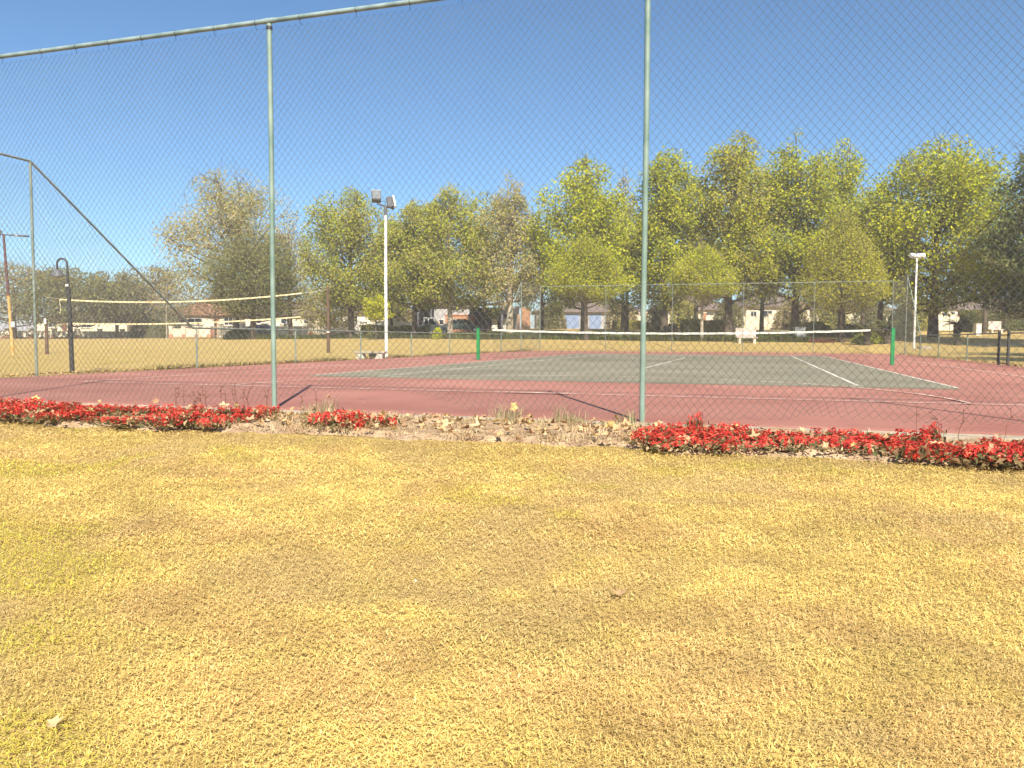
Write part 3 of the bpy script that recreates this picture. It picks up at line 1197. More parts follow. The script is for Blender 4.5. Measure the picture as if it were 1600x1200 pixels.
    keep = (rad < mx) & (fz > -.06) & (fz / tv < 1.03)
    C = C[keep]
    idx = idx[keep]
    n = len(C)
    P = np.array(PAL[pal])
    P2 = np.array(PAL[pal2]) if pal2 else P
    cid = r.integers(0, len(P), len(A))[idx]
    pick = np.where(r.random(n) < .55, cid, r.integers(0, len(P), n)) % len(P)
    use2 = ((r.random(len(A)) < .38)[idx]) | (r.random(n) < .12)
    col = np.where(use2[:, None], P2[pick % len(P2)], P[pick])
    col = col * (.84 + .4 * r.random(n))[:, None]
    V, FA, cc = leaf_quads(C, size, r, col)
    link('crown', mesh_np('crown', V, FA, cc), M_LEAF, t)
    return t


GP = 'plane trees in the row beyond the court'
# left background
tree('tree', 'dull olive tree at the far left edge behind the ochre pole', 'distant trees', 25, 112, 412, 95, 512, 'darkolive', 101, 5200, .42, .3, shape='round', pal2='rust')
tree('tree', 'dark olive tree behind the black gooseneck lamp', 'distant trees', 112, 106, 418, 62, 512, 'darkolive', 102, 5200, .4, .3, shape='round', pal2='dark')
tree('tree', 'low olive tree between the gooseneck lamp and the terracotta roof', 'distant trees', 185, 112, 424, 40, 505, 'darkolive', 103, 4200, .4, .25, shape='round')
tree('tree', 'brownish round tree left of the terracotta roofed house', 'distant trees', 243, 118, 419, 55, 505, 'rust', 104, 4800, .38, .3, shape='round', pal2='darkolive')
tree('small_tree', 'small bare whitish tree in front of the far left wall', None, 262, 96, 440, 30, 500, 'brownish', 105, 250, .2, .1, bark=M_BARKPALE, nl=16)
tree('small_tree', 'thin bare tree in front of the terracotta roofed house', None, 338, 94, 452, 38, 498, 'rust', 106, 900, .2, .11, bark=M_BARKPALE, nl=18)
# tall sparse tree behind the left post and dark evergreen before it
tree('plane_tree', 'tall sparse brownish olive tree behind the leftmost tall fence post', None, 370, 88, 262, 88, 475, 'brownish', 110, 15500, .27, .34, nl=34, pal2='olive', clump=.11)
tree('evergreen_tree', 'dense dark olive evergreen tree under the tall sparse one', None, 397, 78, 368, 60, 500, 'dark', 111, 14000, .23, .3, nl=26, shape='round', pal2='darkolive', clump=.13)
tree('plane_tree', 'nearly bare brown tree right of the dark evergreen', None, 455, 92, 338, 42, 490, 'brownish', 112, 4200, .22, .24, nl=34, clump=.10)
tree('small_tree', 'low brownish shrubby tree behind the brown volleyball post', None, 515, 88, 438, 50, 512, 'rust', 113, 5200, .22, .16, nl=20, shape='round', pal2='olive')
# the row
tree('plane_tree', 'olive green plane tree left of the white floodlight pole', GP, 549, 74, 297, 64, 482, 'green', 120, 15000, .25, .3, nl=32, pal2='olive', clump=.115)
tree('plane_tree', 'olive green plane tree just right of the white floodlight pole', GP, 648, 72, 318, 52, 485, 'green', 121, 13000, .25, .26, nl=30, pal2='olive', clump=.12)
tree('plane_tree', 'green plane tree with pale slim trunk between floodlight and sparse tree', GP, 703, 71, 294, 60, 478, 'green', 122, 13500, .25, .24, nl=32, pal2='olive', clump=.12, bark=M_BARKPALE)
tree('plane_tree', 'sparse greyish plane tree with pale trunk behind the left net post', GP, 796, 70, 275, 58, 482, 'olive', 123, 8200, .24, .3, nl=34, pal2='brownish', clump=.11, bark=M_BARKPALE, shape='spire')
tree('plane_tree', 'bright green plane tree behind the left end of the far fence', GP, 912, 67, 256, 64, 470, 'bright', 124, 16000, .26, .3, nl=34, pal2='green', clump=.115)
tree('plane_tree', 'thin brownish tree peeping out left of the central fence post', GP, 972, 84, 266, 26, 440, 'brownish', 125, 3000, .25, .2, nl=26, shape='spire')
tree('plane_tree', 'green plane tree directly behind the central fence post', GP, 1036, 67, 231, 56, 470, 'green', 126, 15000, .26, .3, nl=34, pal2='bright', clump=.115)
tree('plane_tree', 'tall yellowish olive plane tree right of the central fence post', GP, 1136, 66, 210, 66, 470, 'bright', 127, 17000, .26, .32, nl=36, pal2='olive', clump=.11)
tree('plane_tree', 'tall green plane tree second left of the large round tree', GP, 1240, 66, 212, 60, 468, 'green', 128, 15000, .26, .32, nl=36, pal2='bright', clump=.11)
tree('plane_tree', 'green plane tree just left of the large round tree', GP, 1312, 70, 226, 56, 465, 'green', 129, 13500, .26, .3, nl=34, pal2='bright', clump=.12)
tree('plane_tree', 'large round yellow green tree behind the right floodlight pole', GP, 1455, 62, 220, 98, 478, 'bright', 130, 24000, .27, .36, nl=46, pal2='green', clump=.11)
tree('plane_tree', 'smaller pale green tree between the round tree and its left neighbour', GP, 1372, 66, 290, 48, 470, 'bright', 131, 10000, .25, .22, nl=26, pal2='green', clump=.12)
tree('broadleaf_tree', 'dark blue green tree cut off by the right edge of the picture', None, 1640, 52, 205, 78, 440, 'bluegreen', 132, 15000, .24, .3, nl=40, pal2='dark', clump=.085)
tree('small_tree', 'low dark green tree at the right edge below the taller one', None, 1612, 60, 405, 66, 492, 'dark', 133, 9000, .22, .2, nl=26, shape='dome', pal2='bluegreen')
GB = 'plane trees filling the gaps behind the row'
tree('plane_tree', 'plane tree crown filling the gap behind the white floodlight pole', GB, 612, 84, 322, 40, 488, 'olive', 160, 5000, .27, .2, nl=26, pal2='green', clump=.13)
tree('plane_tree', 'plane tree crown filling the gap left of the sparse greyish tree', GB, 757, 82, 306, 44, 488, 'green', 161, 5000, .27, .2, nl=26, pal2='olive', clump=.13)
tree('plane_tree', 'plane tree crown filling the gap right of the sparse greyish tree', GB, 846, 80, 330, 42, 486, 'green', 162, 5000, .27, .2, nl=26, pal2='bright', clump=.13)
tree('plane_tree', 'plane tree crown filling the gap just left of the central fence post', GB, 978, 78, 318, 46, 484, 'green', 163, 5000, .27, .2, nl=26, pal2='bright', clump=.13)
tree('plane_tree', 'plane tree crown filling the gap just right of the central fence post', GB, 1086, 80, 268, 46, 480, 'olive', 164, 5000, .27, .2, nl=26, pal2='bright', clump=.13)
tree('plane_tree', 'plane tree crown behind the two tallest trees of the row', GB, 1188, 80, 256, 48, 482, 'green', 165, 5000, .27, .2, nl=26, pal2='bright', clump=.13)
tree('plane_tree', 'plane tree crown low behind the feathery brownish tree', GB, 1345, 82, 300, 52, 486, 'green', 166, 5000, .27, .2, nl=26, pal2='olive', clump=.13)
tree('plane_tree', 'greyish tree crown peeping out right behind the large round tree', GB, 1535, 80, 262, 34, 470, 'bluegreen', 167, 5000, .27, .2, nl=26, pal2='green', clump=.13)
# feathery small trees in front of the row
GF = 'feathery small trees in front of the plane trees'
tree('feathery_tree', 'small feathery yellow green tree left of the central fence post', GF, 915, 61, 366, 54, 472, 'feather', 140, 15000, .15, .17, nl=26, pal2='green', clump=.15, shape='spire')
tree('feathery_tree', 'small feathery yellow green tree right of the central fence post', GF, 1095, 60, 386, 52, 468, 'feather', 141, 13000, .15, .13, nl=24, pal2='green', clump=.15, bark=M_BARKPALE, shape='spire')
tree('feathery_tree', 'feathery brownish yellow tree left of the right end of the far fence', GF, 1312, 59, 334, 64, 488, 'feather', 142, 17000, .15, .15, nl=28, pal2='olive', clump=.15, shape='spire')
tree('small_tree', 'small light green sapling behind the white floodlight pole', None, 588, 68, 460, 17, 500, 'bright', 143, 1800, .2, .07, nl=12)
tree('small_tree', 'small bare spreading tree in front of the right hand house', None, 1566, 84, 440, 42, 498, 'rust', 144, 700, .2, .12, nl=20, shape='dome')
# two trees standing right of the frame; their shade falls on the grass by the gate
tree('broadleaf_tree', 'broad shade tree beside the court that darkens the grass right of the gate', 'shade trees right of the court', 0, 22, 12.0, 5.6, 2.6, 'green', 150, 9000, .34, .3, nl=28, shape='round', x=24.6)
tree('broadleaf_tree', 'broad shade tree farther back that darkens the grass beyond the gate', 'shade trees right of the court', 0, 33, 11.0, 5.2, 2.4, 'green', 151, 9000, .34, .3, nl=28, shape='round', x=30.6)

# ------------------------------------------------------------------ hedges, shrubs, ground cover
def leafy_box(name, label, group, px0, px1, Y, ytop, depth, pal, seed, n=2500, size=.16, round_=False, cat='hedge'):
    r = np.random.default_rng(seed)
    a = base_at(px0, Y)
    b = base_at(px1, Y)
    zb = min(a[2], b[2])
    H = h_at((px0 + px1) / 2, ytop, Y) - zb
    Lx = b[0] - a[0]
    cx = (a[0] + b[0]) / 2
    t = thing(name, label, cat, (cx, Y, zb), 0, group)
    q = r.random((n, 3))
    if round_:
        v = rand_unit(n, r)
        v[:, 2] = np.abs(v[:, 2])
        rad = (.75 + .3 * r.random(n))[:, None]
        C = v * rad * np.array([Lx / 2, depth / 2, H])
    else:
        C = (q - .5) * np.array([Lx, depth, 0]) + np.array([0, 0, 1]) * q[:, 2:3] * H
        # push most leaves on to the faces
        face = r.integers(0, 4, n)
        C[face == 0, 2] = H * r.uniform(.9, 1.04, (face == 0).sum())
        C[face == 1, 1] = -depth / 2 + r.normal(0, .05, (face == 1).sum())
        C[face == 2, 1] = -depth / 2 + r.normal(0, .07, (face == 2).sum())
        nzz = VNoise(seed)
        C[:, 2] *= .88 + .24 * nzz(C[:, 0] * 1.3 + 30, C[:, 1] * 0 + 5)
    P = np.array(PAL[pal])
    col = P[r.integers(0, len(P), n)] * (.75 + .5 * r.random(n))[:, None]
    V, FA, cc = leaf_quads(C, size, r, col)
    link('foliage', mesh_np('hedge', V, FA, cc), M_LEAF, t)
    mb = MB()
    if round_:
        mb.lathe([(Lx * .02, H * .62), (Lx * .16, H * .55), (Lx * .26, H * .35), (Lx * .29, 0)], 10)
    else:
        mb.box(-Lx / 2 + .12, Lx / 2 - .12, -depth / 2 + .14, depth / 2 - .14, 0, H * .84)
    mb.build('woody_core', mat('hedge_core', (.055, .06, .026), .95, scale=6, col2=(.085, .085, .038)), t)
    return t


GU = 'understorey bushes behind the plane trees'
for i_, (p0_, p1_, yt_, pal_, lab_) in enumerate(((838, 884, 468, 'darkolive', 'understorey bush left of the blue garage doors'), (944, 996, 470, 'rust', 'brownish understorey bush right of the blue garage doors'),
        (1044, 1090, 466, 'olive', 'understorey bush behind the small feathery tree right of the central post'), (1112, 1160, 468, 'darkolive', 'understorey bush left of the cream house with columns'),
        (1206, 1262, 470, 'rust', 'brownish understorey bush beside the cream house with columns'), (1262, 1326, 466, 'olive', 'dark understorey bush behind the feathery brownish tree'),
        (1326, 1396, 468, 'darkolive', 'understorey bush left of the far right fence corner'), (600, 650, 470, 'rust', 'brownish understorey bush behind the white floodlight pole'),
        (1396, 1450, 462, 'olive', 'dark understorey bush behind the right floodlight pole'))):
    leafy_box('bush', lab_, GU, p0_, p1_, 96, yt_, 3.5, pal_, 230 + i_, 2600, .22, round_=True, cat='bush')
GH = 'clipped hedges under the plane trees'
leafy_box('hedge', 'clipped dark hedge left of the white pickup', GH, 566, 672, 75.5, 510, 1.5, 'olive', 201, 4500)
leafy_box('hedge', 'long low clipped hedge right of the central fence post', GH, 1062, 1142, 70, 502, 1.6, 'olive', 202, 4000)
leafy_box('hedge', 'short low hedge just right of the central fence post', GH, 1008, 1056, 70, 506, 1.4, 'darkolive', 203, 2200)
leafy_box('hedge', 'loose hedge with yellowish leaves left of the central fence post', GH, 956, 1000, 89, 502, 1.4, 'olive', 204, 2200)
leafy_box('hedge', 'dark clipped hedge in front of the right hand house', GH, 1500, 1612, 92, 487, 2.0, 'dark', 205, 4200)
leafy_box('shrub', 'round dark shrub at the left end of the hedge by the right house', 'round shrubs', 1494, 1530, 88, 486, 2.2, 'dark', 206, 1600, round_=True, cat='shrub')
leafy_box('shrub', 'small ragged shrub left of the waste bin', 'round shrubs', 1494, 1514, 84, 494, 1.5, 'darkolive', 207, 900, round_=True, cat='shrub')
leafy_box('shrub', 'dark round shrub beside the white painted bench', 'round shrubs', 1118, 1143, 80, 501, 1.8, 'dark', 208, 1400, round_=True, cat='shrub')
leafy_box('shrub', 'dark shrub mass behind the right half of the net', 'round shrubs', 1236, 1300, 70, 503, 2.6, 'dark', 209, 2600, round_=True, cat='shrub')
leafy_box('shrub', 'dark shrub mass behind the right end of the net band', 'round shrubs', 1300, 1362, 69, 506, 2.4, 'dark', 210, 2400, round_=True, cat='shrub')
leafy_box('shrub', 'dark low shrub under the dense evergreen tree', 'round shrubs', 350, 412, 84, 514, 2.2, 'dark', 211, 2000, round_=True, cat='shrub')
leafy_box('shrub', 'dark rounded shrub in front of the terracotta roofed house', 'round shrubs', 205, 285, 116, 478, 4.5, 'dark', 212, 3400, .26, round_=True, cat='shrub')
leafy_box('shrub', 'light green bushy shrub in front of the white pickup', 'round shrubs', 676, 692, 67, 512, 1.1, 'bright', 213, 900, round_=True, cat='shrub')
leafy_box('shrub', 'leafy green shrub left of the right net post', 'round shrubs', 1330, 1392, 58, 517, 2.0, 'green', 214, 2400, round_=True, cat='shrub')
leafy_box('shrub', 'dark brown green shrub mass behind the far right fence corner', 'round shrubs', 1385, 1425, 66, 480, 3.0, 'darkolive', 215, 2600, round_=True, cat='shrub')
leafy_box('shrub', 'dark shaded tall shrub just right of the central fence post', 'round shrubs', 1008, 1042, 90, 462, 3.0, 'dark', 216, 2600, round_=True, cat='shrub')


def blades(pts, h, wdt, r, cols, lean=.5):
    """three-triangle blades; pts (n,3)"""
    n = len(pts)
    az = r.random(n) * 2 * math.pi
    d = np.stack([np.cos(az), np.sin(az), np.zeros(n)], 1)
    s = np.stack([-np.sin(az), np.cos(az), np.zeros(n)], 1)
    h = np.broadcast_to(h, (n,))[:, None]
    wdt = np.broadcast_to(wdt, (n,))[:, None]
    ln = (np.broadcast_to(lean, (n,)) * (.4 + r.random(n)))[:, None]
    up = np.array([0, 0, 1.0])
    twist = r.normal(0, .5, (n, 1))
    mid = pts + up * h * .6 + d * h * ln * .45
    tip = pts + up * h * (1 - .35 * ln) + d * h * ln * 1.25 + s * twist * h * .35
    V = np.stack([pts - s * wdt * .5, pts + s * wdt * .5, mid + s * wdt * .42, mid - s * wdt * .42, tip], 1).reshape(-1, 3)
    i = np.arange(n)[:, None] * 5
    FA = np.concatenate([i + np.array([0, 1, 2]), i + np.array([0, 2, 3]), i + np.array([3, 2, 4])])
    return V, FA, np.repeat(cols, 5, 0)


def blades2(pts, ln, wdt, r, cols, flat):
    """kinked blades lying in the thatch, two triangles each"""
    n = len(pts)
    az = r.random(n) * 2 * math.pi
    d = np.stack([np.cos(az), np.sin(az), np.zeros(n)], 1)
    s = np.stack([-np.sin(az), np.cos(az), np.zeros(n)], 1)
    ln = ln[:, None]
    w_ = wdt[:, None]
    el = r.uniform(.15, 1.0, (n, 1)) * flat
    el2 = el - r.uniform(-.3, 1.3, (n, 1))
    up = np.array([0, 0, 1.0])
    bend = r.normal(0, .45, (n, 1))
    mid = pts + ln * .5 * (d * np.cos(el) + up * np.sin(el))
    tip = mid + ln * .5 * ((d + s * bend) * np.cos(el2) + up * np.sin(el2))
    V = np.stack([pts, mid - s * w_ * .5, mid + s * w_ * .5, tip], 1).reshape(-1, 3)
    i = np.arange(n)[:, None] * 4
    FA = np.concatenate([i + np.array([0, 2, 1]), i + np.array([1, 2, 3])])
    return V, FA, np.repeat(cols, 4, 0)


def ground_cover():
    r = np.random.default_rng(300)
    # a planted strip of strappy leaves along the foot of the trees
    pxs = np.array([350, 600, 760, 1000, 1240])
    Ys = np.array([79, 72, 63, 60, 59])
    n = 26000
    px = r.uniform(350, 1262, n)
    Y = np.interp(px, pxs, Ys) + r.random(n) * 4.5
    X = (px - 800) / F * Y
    z = ground(X, Y) - .02
    nz = VNoise(8)
    h = (.28 + .3 * r.random(n)) * (.6 + .8 * nz(X * .5 + 50, Y * .5 + 50))
    P = np.array([(.13, .15, .03), (.095, .12, .026), (.19, .185, .05), (.07, .085, .025)])
    c = P[r.integers(0, 4, n)] * (.7 + .6 * nz(X * .35 + 20, Y * .35 + 20))[:, None]
    V, FA, cc = blades(np.stack([X, Y, z], 1), h, .06 + .05 * r.random(n), r, c, .7)
    tag(link('ground_cover', mesh_np('gc', V, FA, cc), M_LEAF), 'strip of strappy green ground cover along the foot of the trees', 'ground cover', kind='stuff')
    # low reddish ground cover patch
    n = 1500
    px = r.uniform(1262, 1302, n)
    Y = 58.5 + r.random(n) * 2.5
    X = (px - 800) / F * Y
    V, FA, cc = blades(np.stack([X, Y, ground(X, Y) - .02], 1), .16 + .16 * r.random(n), .07, r, np.array([(.30, .12, .08)]) * (.7 + .6 * r.random(n))[:, None], .8)
    tag(link('red_ground_cover', mesh_np('gc', V, FA, cc), M_LEAF), 'low reddish ground cover patch under the feathery tree', 'ground cover', kind='stuff')


ground_cover()


def cycad(px, Y, ytop, halfw_px, ybase_h, label, seed, nf=26):
    r = np.random.default_rng(seed)
    b = base_at(px, Y)
    k = Y / F
    R = halfw_px * k
    H = h_at(px, ytop, Y) - b[2]
    t = thing('cycad', label, 'cycad', tuple(b), 0, 'cycads near the far right fence corner')
    th = ybase_h
    prof = [(.24, -.1)]
    for i in range(8):
        prof += [(.25 + .03 * (i % 2), th * i / 8), (.22 + .03 * (i % 2), th * (i + .7) / 8)]
    prof += [(.12, th + .05), (.001, th + .1)]
    MB().lathe(prof, 12).build('trunk', M_BARK, t)
    for i in range(nf):
        az = i * 2.4 + r.normal(0, .2)
        el = r.uniform(.25, 1.25)
        d = np.array([math.cos(az), math.sin(az), 0])
        c = []
        for a in np.linspace(0, 1, 9):
            rr = R * a * math.cos(el * .55)
            zz = th + (H - th) * (math.sin(el) * 1.25 * a - .62 * a * a * (1.5 - el * .55))
            c.append(d * rr + np.array([0, 0, zz]))
        c = np.array(c)
        V, FA = prisms(c[:-1], c[1:], .018, .012, 3)
        VS, FS = [V], [FA]
        nb = len(V)
        # leaflets
        s = np.array([-d[1], d[0], 0])
        P = []
        for a in np.linspace(.12, 1, 22):
            p = np.array([np.interp(a, np.linspace(0, 1, 9), c[:, q]) for q in range(3)])
            for sg in (-1, 1):
                L = R * .26 * (1.15 - a * .7)
                tip = p + s * sg * L + d * L * .5 + np.array([0, 0, -.2 * L])
                P += [p - d * .03, p + d * .03, tip]
        P = np.array(P)
        f = np.arange(len(P)).reshape(-1, 3) + nb
        V = np.concatenate([V, P])
        me = mesh_np('frond', V, [FA, f], np.array([(.16, .17, .06)]) * np.ones((len(V), 1)) * r.uniform(.75, 1.25))
        link('frond', me, M_LEAF, t)


cycad(1352, 55.5, 496, 24, .9, 'arching cycad left of the right end of the far fence', 401)
cycad(1384, 57, 489, 22, 1.1, 'arching cycad right behind the right net post', 402)
cycad(1492, 60, 492, 22, 1.35, 'tall trunked cycad right of the right floodlight pole', 403)
cycad(1494, 56, 510, 14, .35, 'low cycad at the foot of the tall trunked one', 404, 18)

# ------------------------------------------------------------------ benches, bin, bollards
def white_bench(px, Y, ytop, wpx, label, back=True, m=None):
    b = base_at(px, Y)
    k = Y / F
    L = wpx * k
    top = h_at(px, ytop, Y) - b[2]
    t = thing('park_bench', label, 'bench', tuple(b))
    m = m or mat('bench_concrete', (.40, .33, .28), .9, scale=4, col2=(.55, .47, .41), bump=.3, detail=7)
    seat = .45
    MB().box(-L / 2, L / 2, -.25, .2, seat - .09, seat, .015).build('seat', m, t)
    MB().box(-L / 2, L / 2, .21, .29, seat - .02, max(top, .8), .015).build('backrest', m, t)
    for s in (-1, 1):
        MB().box(s * L * .36 - .09, s * L * .36 + .09, -.2, .24, -.1, seat - .092, .01).build('leg', M_CREAM, t)


white_bench(1165, 57.5, 512.5, 32, 'white bench on pale legs behind the middle of the net, right half')
white_bench(1553, 78, 502, 20, 'small white bench far away at the right in front of the hedge')
b = base_at(1524, 74)
t = thing('waste_bin', 'pale square waste bin left of the small far bench', 'bin', tuple(b))
hb = h_at(1524, 505, 74) - b[2]
MB().box(-.24, .24, -.24, .24, -.05, hb - .1, .02).build('body', M_WHITEWALL, t)
MB().box(-.27, .27, -.27, .27, hb - .095, hb, .02).build('lid', M_CONC, t)
for px, Y, yt, lab in ((1037, 66, 510, 'dark bollard nearest the central fence post'), (1074, 67, 511, 'dark bollard between the two others'), (1144, 66, 506, 'dark bollard left of the white bench')):
    b = base_at(px, Y)
    h = h_at(px, yt, Y) - b[2]
    t = thing('bollard', lab, 'bollard', tuple(b), 0, 'dark bollards behind the net')
    MB().lathe([(.085, -.1), (.08, h - .12), (.1, h - .1), (.1, h - .04), (.06, h), (.001, h + .01)], 12).build('shaft', M_BLACK, t, smooth=True)
b = base_at(1247, 60)
t = thing('utility_box', 'grey utility box behind the right half of the net', 'utility box', tuple(b))
hb = h_at(1247, 512, 60) - b[2]
MB().box(-.4, .4, -.25, .25, -.05, hb, .02).build('cabinet', M_GREYWALL, t)
MB().box(-.36, -.02, -.262, -.252, .1, hb - .08).build('door', mat('box_door', (.30, .31, .33), .6), t)
MB().box(.02, .36, -.262, -.252, .1, hb - .08).build('door', mat('box_door', (.30, .31, .33), .6), t)
MB().box(-.45, .45, -.3, .3, hb + .001, hb + .05, .01).build('lid', M_GREYWALL, t)

# ------------------------------------------------------------------ buildings and walls
def window(parent, x0, x1, z0, z1, y, bars=1):
    f = MB()
    fw = .07
    f.box(x0, x1, y - .09, y - .001, z0, z0 + fw).box(x0, x1, y - .09, y - .001, z1 - fw, z1)
    f.box(x0, x0 + fw, y - .088, y - .001, z0 + fw, z1 - fw).box(x1 - fw, x1, y - .088, y - .001, z0 + fw, z1 - fw)
    for i in range(bars):
        xm = x0 + (x1 - x0) * (i + 1) / (bars + 1)
        f.box(xm - .025, xm + .025, y - .08, y - .001, z0 + fw, z1 - fw)
    wn = f.build('window', M_FRAME, parent)
    for i in range(bars + 1):
        a = x0 + (x1 - x0) * i / (bars + 1) + .045
        b_ = x0 + (x1 - x0) * (i + 1) / (bars + 1) - .045
        MB().box(a, b_, y - .05, y - .035, z0 + fw, z1 - fw).build('pane', M_PANE, wn)
    MB().box(x0 - .08, x1 + .08, y - .16, y - .001, z0 - .09, z0 - .002).build('sill', M_FRAME, wn)


def door(parent, x0, x1, z1, y, m):
    d = MB().box(x0, x1, y - .06, y - .001, 0, z1).build('door', m, parent)
    MB().box(x1 - .18, x1 - .1, y - .1, y - .061, z1 * .48, z1 * .52).build('handle', M_RIM, d)


def house(label, px0, px1, Y, y_eave, y_ridge, depth, mwall, mroof, wins=(), doors=(), roof='hip', name='house', chimney=None, fascia=None, over=.5):
    a = base_at(px0, Y)
    b = base_at(px1, Y)
    zb = min(a[2], b[2]) - .05
    cx = (a[0] + b[0]) / 2
    hw = (b[0] - a[0]) / 2
    k = Y / F
    he = h_at((px0 + px1) / 2, y_eave, Y) - zb
    hr = h_at((px0 + px1) / 2, y_ridge, Y + depth / 2) - zb
    t = thing(name, label, 'house', (cx, Y, zb))
    MB().box(-hw, hw, 0, depth, -.3, he).build('wall', mwall, t)
    X = lambda p: (p - (px0 + px1) / 2) * k
    Z = lambda p: h_at((px0 + px1) / 2, p, Y) - zb
    for w_ in wins:
        window(t, X(w_[0]), X(w_[1]), Z(w_[3]), Z(w_[2]), 0, w_[4] if len(w_) > 4 else 1)
    for d in doors:
        door(t, X(d[0]), X(d[1]), Z(d[2]), 0, d[3])
    mb = MB()
    e = over
    x0, x1, y0, y1 = -hw - e, hw + e, -e, depth + e
    if roof == 'hip':
        ins = min(depth / 2, hw) * .85
        V = [(x0, y0, he), (x1, y0, he), (x1, y1, he), (x0, y1, he), (x0 + ins, depth / 2, hr), (x1 - ins, depth / 2, hr),
             (x0, y0, he - .12), (x1, y0, he - .12), (x1, y1, he - .12), (x0, y1, he - .12)]
        mb.add(V, [(0, 1, 5, 4), (1, 2, 5), (2, 3, 4, 5), (3, 0, 4), (6, 7, 1, 0), (7, 8, 2, 1), (8, 9, 3, 2), (9, 6, 0, 3), (9, 8, 7, 6)])
    elif roof == 'gable':
        V = [(x0, y0, he), (x1, y0, he), (x1, y1, he), (x0, y1, he), (x0, depth / 2, hr), (x1, depth / 2, hr),
             (x0, y0, he - .12), (x1, y0, he - .12), (x1, y1, he - .12), (x0, y1, he - .12)]
        mb.add(V, [(0, 1, 5, 4), (2, 3, 4, 5), (1, 2, 5), (3, 0, 4), (6, 7, 1, 0), (7, 8, 2, 1), (8, 9, 3, 2), (9, 6, 0, 3), (9, 8, 7, 6)])
    elif roof == 'front':
        V = [(x0, y0, he), (x1, y0, he), (0, y0, hr), (x0, y1, he), (x1, y1, he), (0, y1, hr)]
        mb.add(V, [(0, 1, 2), (4, 3, 5), (1, 4, 5, 2), (3, 0, 2, 5), (0, 3, 4, 1)])
    else:
        mb.box(x0, x1, y0, y1, he + .002, he + .3)
    rf = mb.build('roof', mroof, t)
    if chimney:
        MB().box(chimney - .3, chimney + .3, depth * .4, depth * .4 + .6, he + .4, hr + .7).build('chimney', M_BRICK, rf)
    if fascia:
        MB().box(x0 + .05, x1 - .05, y0 + .02, y0 + .05, he - .4, he - .125).build('fascia', fascia, t)
    return t


house('cream house with terracotta roof behind the left half of the volleyball net', 268, 372, 128, 492, 463, 14, M_CREAM, M_TILE, [(283, 318, 497, 507, 2), (352, 366, 495, 508, 1)], [(336, 344, 495, M_BRICKRED)], chimney=2)
house('low house with brown roof behind the far left trees', 60, 200, 140, 500, 482, 14, M_CREAM, M_TILEB, [(78, 92, 503, 512), (130, 146, 503, 512)], [(100, 107, 502, M_BRICKRED)])
house('small cream house behind the bare brown tree', 385, 500, 110, 492, 470, 10, M_CREAM, M_TILEB, [(394, 410, 496, 506), (440, 458, 496, 506), (476, 492, 497, 506)], [(424, 431, 496, M_BRICKRED)])
house('white house behind the clipped hedge left of the white pickup', 528, 640, 104, 488, 466, 10, M_WHITEWALL, M_TILEB, [(545, 560, 493, 505), (600, 618, 493, 505)], [(580, 588, 492, M_BRICKRED)])
house('grey modern flat roofed house behind the white pickup', 652, 742, 98, 472, 462, 11, M_GREYWALL, M_DARK, [(686, 694, 499, 508, 0), (706, 720, 499, 506, 1)], roof='flat', fascia=M_DARK)
house('brown roofed house behind the bright green tree', 838, 1004, 116, 487, 464, 12, M_GREYWALL, M_TILEB, [(846, 860, 492, 503), (952, 966, 492, 503)], [(882, 904, 491, M_BLUE), (920, 938, 491, M_BLUE)])
house('cream house with dark windows right of the central post', 1030, 1140, 112, 484, 458, 12, M_CREAM, M_TILEB, [(1042, 1056, 489, 500), (1098, 1114, 489, 500)], [(1072, 1080, 488, M_BRICKRED)])
house('cream house with columns behind the white bench', 1164, 1262, 108, 478, 452, 12, M_CREAM, M_TILEB, [(1170, 1180, 486, 496), (1190, 1204, 485, 498), (1214, 1228, 485, 499), (1240, 1252, 486, 497)], [])
house('cream house seen through the shrubs left of the far fence corner', 1276, 1392, 112, 484, 460, 12, M_CREAM, M_TILEB, [(1290, 1304, 490, 500), (1350, 1366, 490, 500)], [])
house('small cream gabled house right of the right floodlight pole', 1466, 1492, 104, 484, 474, 9, M_CREAM, M_TILEB, [(1470, 1476, 487, 494, 0), (1482, 1489, 487, 494, 0)], roof='front', over=.25)
house('long brown roofed house at the far right', 1494, 1650, 112, 484, 466, 12, M_BRICKRED, M_TILEB, [(1532, 1552, 485.5, 491, 2), (1580, 1598, 486, 491, 2)], [], roof='gable', fascia=M_DARK)

# brick feature on the modern house, and its dark garage opening
Y = 97.9
b = base_at(716, Y)
t = thing('brick_annexe', 'orange brick block with small windows in front of the grey modern house', 'annexe', tuple(b))
k = Y / F
hb = h_at(716, 494, Y) - b[2]
MB().box(-17 * k, 26 * k, -3, -.1, -.3, hb).build('wall', M_BRICK, t)
window(t, -13 * k, -8 * k, h_at(700, 506, Y) - b[2], h_at(700, 499, Y) - b[2], -3, 0)
window(t, -6 * k, -1 * k, h_at(700, 506, Y) - b[2], h_at(700, 499, Y) - b[2], -3, 0)
MB().box(-17.5 * k, 26.5 * k, -3.1, -.1, hb + .002, hb + .12).build('coping', M_BRICK, t)
b = base_at(667, 97)
t = thing('carport', 'dark open carport at the left of the grey modern house', 'carport', tuple(b))
MB().box(-11 * k, 11 * k, -2.6, .9, h_at(667, 480, 97) - b[2], h_at(667, 475, 97) - b[2]).build('roof', M_DARK, t)
MB().box(-10.5 * k, 10.5 * k, .55, .8, -.2, h_at(667, 480.3, 97) - b[2]).build('back_panel', M_DARK, t)
for s in (-1, 1):
    MB().box(s * 10 * k - .1, s * 10 * k + .1, -2.5, -2.3, -.2, h_at(667, 480.3, 97) - b[2]).build('column', M_GREYM, t)


